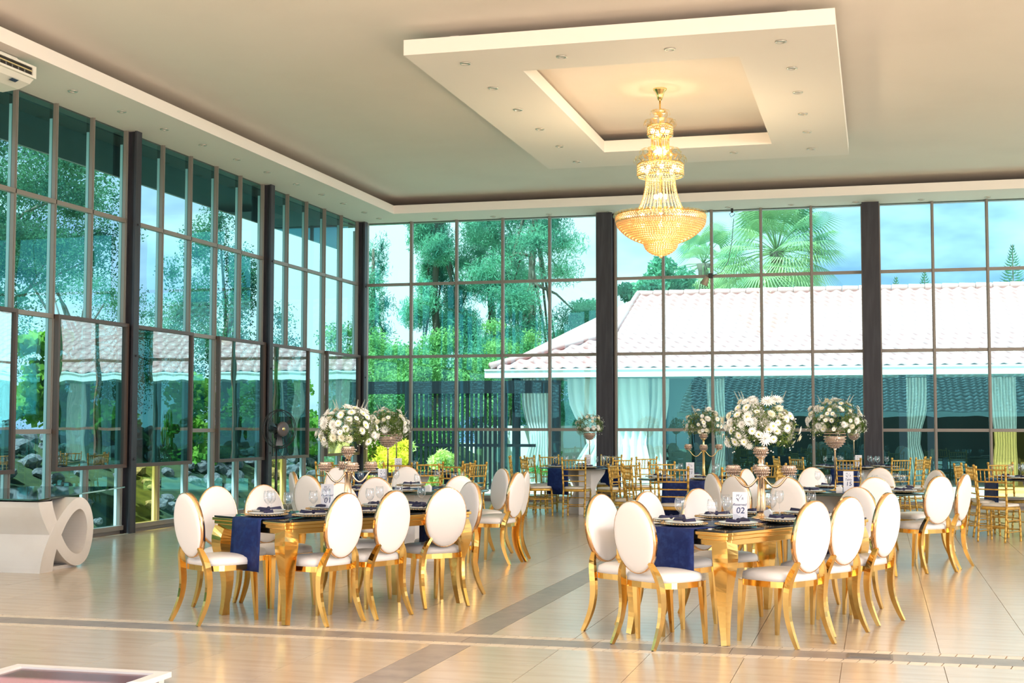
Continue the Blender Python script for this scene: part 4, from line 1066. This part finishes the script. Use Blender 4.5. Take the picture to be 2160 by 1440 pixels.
def leaves(centers, n, size, m, name='foliage', droop=0, aspect=2.2, shell=.85):
    """n leaf quads scattered in ellipsoids [(x,y,z,rx,ry,rz)]"""
    C = np.array(centers, float); vol = C[:, 3]*C[:, 4]*C[:, 5]; idx = rng.choice(len(C), n, p=vol/vol.sum())
    d = rng.normal(size=(n, 3)); d /= np.linalg.norm(d, axis=1)[:, None]; r = rng.uniform(0, 1, n)**shell
    c = C[idx, :3]+d*r[:, None]*C[idx, 3:6]
    a = rng.normal(size=(n, 3)); a[:, 2] -= droop*2; a /= np.linalg.norm(a, axis=1)[:, None]
    e = np.cross(a, rng.normal(size=(n, 3))); e /= np.linalg.norm(e, axis=1)[:, None]
    L = (size*rng.uniform(.6, 1.3, n))[:, None]; w = L/aspect
    V = np.stack([c-a*L*.5, c+e*w*.5, c+a*L*.5, c-e*w*.5], 1).reshape(-1, 3)
    return npmesh(name, V, n, m)
def clump(cx_, cy_, cz, rx, ry, rz, k, s_=.4, rd=random):
    out = []
    for _ in range(k):
        a = rd.uniform(0, 2*PI); u = rd.uniform(-1, 1); q = math.sqrt(1-u*u); r = rd.uniform(.2, 1)**.6
        out.append((cx_+rx*q*cos(a)*r, cy_+ry*q*sin(a)*r, cz+rz*u*r, rx*s_*rd.uniform(.6, 1.2), ry*s_*rd.uniform(.6, 1.2), rz*s_*.7*rd.uniform(.6, 1.2)))
    return out
def trunk(g, base, top, r, branches=(), rd=random):
    b, t = Vector(base), Vector(top); P = [b.lerp(t, i/6)+Vector((rd.uniform(-.1, .1), rd.uniform(-.1, .1), 0))*(i > 0) for i in range(7)]
    g.tube(P, [r*(1-.75*i/6) for i in range(7)], 7)
    for q in branches:
        s0 = b.lerp(t, rd.uniform(.35, .9)); e = Vector(q[:3]); mid = s0.lerp(e, .5)+Vector((0, 0, .2)); g.tube([s0, mid, e], [r*.35, r*.22, r*.08], 5)
    return g
def tree(name, label, cat, base, cl, n, size, m, h, r=.16, group=None, droop=0, aspect=2.2, mname='foliage'):
    t = thing(name, label, cat, base, 0, group)
    rel = [(c[0]-base[0], c[1]-base[1], c[2]-base[2], *c[3:]) for c in cl]
    tag(put('foliage', leaves(rel, n, size, m, droop=droop, aspect=aspect), t), kind='stuff')
    ob('trunk', trunk(G(), (0, 0, 0), (0, 0, h), r, rel[:14]), bark, t); return t
random.seed(11)
# feathery casuarinas behind the corner
for i, (x, y, h, w, lb) in enumerate(((-15.3, 47, 12.5, 1.25, 'leftmost'), (-14.0, 50, 13, 2.1, 'middle'), (-11.7, 47, 13.5, 2.1, 'right-hand'), (-18.9, 50, 8.4, .8, 'short far-left'))):
    cl = []
    for k in range(52):
        z = 1.5+(h-1.5)*(k % 26)/25; ww = w*(1-.4*((k % 26)/25)**1.8)*random.uniform(.5, 1.25); a = random.uniform(0, 2*PI)
        cl.append((x+ww*.75*cos(a), y+ww*.75*sin(a), z, ww*.42+.15, ww*.42+.15, .62))
    tree('casuarina_tree', '%s feathery casuarina tree beyond the left back windows' % lb, 'tree', (x, y, -.1), cl, 80000 if h > 10 else 16000, .20, leafs['cas'], h, .2, 'casuarina trees', .4, 8)
tree('round_tree', 'rounded green tree above the pavilion hip, left of the middle column', 'tree', (-9.9, 52, -.1), clump(-9.9, 52, 4.9, 2.0, 1.5, 1.4, 14), 9000, .20, leafs['cas'], 4)
tree('round_tree', 'sparse tree behind the pavilion roof left of the palm', 'tree', (-7.4, 50, -.1), clump(-7.4, 50, 6.2, 1.5, 1.3, 1.6, 12), 7000, .22, leafs['cas'], 5)
# bushes in the left back corner
for i, (x, y, z, rx, rz, lb, mk, n) in enumerate(((-12.6, 33, 2.0, 1.3, 2.1, 'tall bright bush at the corner beyond the left back window', 'bush', 15000), (-11.0, 34.5, 1.9, 1.4, 2.0, 'wide green bush behind the flowers of the left round table', 'bush', 13000),
                                 (-13.8, 38, 3.0, 2.2, 2.2, 'large leafy shrub under the casuarinas', 'bush', 14000), (-10.2, 38, 3.0, 1.5, 1.6, 'leafy shrub behind the slatted screen', 'bush', 11000),
                                 (-10.7, 30.2, .55, .75, .75, 'low lime-yellow shrub close outside the corner glass', 'lime', 7000), (-9.6, 30.0, .45, .5, .6, 'small lime-yellow shrub beside the slatted screen', 'lime', 4000), (-8.4, 34.9, .5, .6, .6, 'low green shrub beneath the curtained porch', 'bush', 4000))):
    t = thing('shrub', lb, 'shrub', (x, y, -.1), 0, 'garden shrubs')
    tag(put('foliage', leaves(clump(0, 0, z, rx, rx, rz, 30, .34), int(n*1.8), .085 if mk != 'lime' else .16, leafs[mk], aspect=1.8 if mk != 'lime' else 4), t), kind='stuff')
    ob('stems', G().tube([(0, 0, 0), (.1, 0, z*.8)], [.06, .03], 6).tube([(0, 0, 0), (-.3, .1, z*.9)], [.05, .02], 6).tube([(0, 0, 0), (.35, -.1, z*.7)], [.05, .02], 6), bark, t)
# fan palm
def palm(x, y, h, R, label, nf=34, seed=1):
    rd = random.Random(seed); t = thing('fan_palm', label, 'palm', (x, y, -.1), 0, 'fan palms')
    ob('trunk', G().lathe([(.24, 0), (.2, .5), (.18, h*.7), (.2, h-.3), (.28, h)], 12), bark, t)
    for k in range(nf):
        a = rd.uniform(0, 2*PI); el = rd.uniform(-.9, 1.25); d = Vector((cos(a)*cos(el), sin(a)*cos(el), sin(el))); L = R*rd.uniform(.36, .56)
        b = Vector((0, 0, h)); e = b+d*L-Vector((0, 0, .12*L)); f = ob('frond', G().tube([b, b+d*L*.5, e], [.022, .016, .012], 4), leafs['palm'], t)
        u = d.cross(Vector((0, 0, 1))).normalized(); v = u.cross(d).normalized(); g = G(); F = R*rd.uniform(.33, .42); ns = 32
        for q in range(ns):
            p = (q/(ns-1)-.5)*2*2.0; dr = (d*cos(p)+u*sin(p)).normalized(); sd = (-d*sin(p)+u*cos(p))*.026
            m_ = e+dr*F*.55+v*.03; tip = e+dr*F-Vector((0, 0, .28*F))-v*.02
            g.add([e, m_-sd, tip, m_+sd], [(0, 1, 2, 3)])
        ob('leaf_fan', g, leafs['palm'], f)
    return t
palm(-3.3, 48.5, 7.6, 3.2, 'big fan palm rising behind the white-lit part of the tiled roof', 62, 3)
palm(-6.4, 53, 7.8, 2.4, 'smaller palm partly hidden by the chandelier', 26, 4)
for i, (x, y, h, lb) in enumerate(((.75, 52, 7.0, 'left'), (1.75, 52, 7.2, 'second'), (3.2, 53, 6.6, 'third'), (4.6, 50, 7.8, 'tallest right'))):
    t = thing('young_conifer', '%s thin young conifer tip above the tiled roof at right' % lb, 'tree', (x, y, -.1), 0, 'young conifers')
    ob('trunk', G().tube([(0, 0, 0), (0, 0, h)], [.07, .015], 6), bark, t); g = G()
    for k in range(26):
        z = h-.1-k*.09; L = .08+.030*k
        for q in range(5):
            a = 2*PI*q/5+k; g.add([(0, 0, z), (cos(a)*L*.6-.02*sin(a), sin(a)*L*.6+.02*cos(a), z+.05*1), (cos(a)*L, sin(a)*L, z+.10+.1*L), (cos(a)*L*.6+.02*sin(a), sin(a)*L*.6-.02*cos(a), z+.0)], [(0, 1, 2, 3)])
    tag(ob('needles', g, leafs['acacia'], t), kind='stuff')
# trees and bank outside the left wall
for i, (x, y, zc, rx, rz, n, lb) in enumerate(((-18.5, 22.0, 6.0, 4.0, 3.0, 44000, 'nearest spreading acacia outside the left windows'), (-22, 30, 6.8, 4.2, 3.0, 26000, 'second spreading acacia outside the left windows'),
                                               (-19, 38, 5.0, 2.2, 3.6, 18000, 'third acacia, near the corner outside the left windows'), (-28, 44, 5.5, 5, 4, 16000, 'far acacia beyond the bank'))):
    tree('acacia_tree', lb, 'tree', (x, y, -.1), clump(x, y, zc, rx, rx*.9, rz, 44, .30), int(n*2.2), .085, leafs['acacia'], zc, .2, 'acacia trees', 0, 2.0)
for i, (x, y, z, rx, rz, n, lb) in enumerate(((-12.6, 16.6, 2.6, .9, 1.5, 5200, 'leafy vine close outside the first left window'), (-12.4, 18.6, 2.2, .7, .9, 2600, 'leafy vine outside the second left window'), (-14, 24.5, 1.6, 1.6, 1.5, 7000, 'bright bush outside the second left window'), (-13.6, 29.5, 1.7, 1.5, 1.6, 7000, 'bright bush outside the third left window'), (-12.2, 15.0, .9, .6, .7, 2400, 'low leafy creeper at the foot of the first left window'))):
    t = thing('shrub', lb, 'shrub', (x, y, -.1), 0, 'shrubs by the left windows')
    tag(put('foliage', leaves(clump(0, 0, z, rx*.8, rx, rz, 16), n, .15, leafs['vine'], aspect=1.25), t), kind='stuff')
    ob('stems', G().tube([(0, 0, 0), (.1, .2, z), (.2, .1, z+rz*.8)], [.04, .03, .01], 5), bark, t)
bank = thing('rock_bank', 'grey stone bank along the outside of the left windows', 'bank', (0, 0, -.14))
V = []; F = []
for j in range(40):
    y = 8+j*.9
    for k in range(8):
        t = k/7; V.append((-11.4-3.2*t, y, 1.5*t**.8+.12*sin(j*2.1+k*1.7)*t))
for j in range(39):
    for k in range(7): F.append((j*8+k, j*8+k+1, (j+1)*8+k+1, (j+1)*8+k))
ob('slope', G().add(V, F, True), grass_m, bank)
def rock(seed):
    rd = random.Random(seed); bm = bmesh.new(); bmesh.ops.create_icosphere(bm, subdivisions=2, radius=1)
    for v in bm.verts: v.co *= rd.uniform(.75, 1.15); v.co.z *= .7
    me = bpy.data.meshes.new('rock'); bm.to_mesh(me); bm.free(); me.materials.append(rock_m); return me
rocks = [rock(i) for i in range(5)]
for k in range(240):
    t = random.uniform(.02, .95); put('rock', random.choice(rocks), bank, (-11.4-3.2*t, random.uniform(10, 33), 1.5*t**.8+.05), rot=(random.uniform(-.4, .4), random.uniform(-.4, .4), random.uniform(0, 6)), scale=random.uniform(.07, .2))
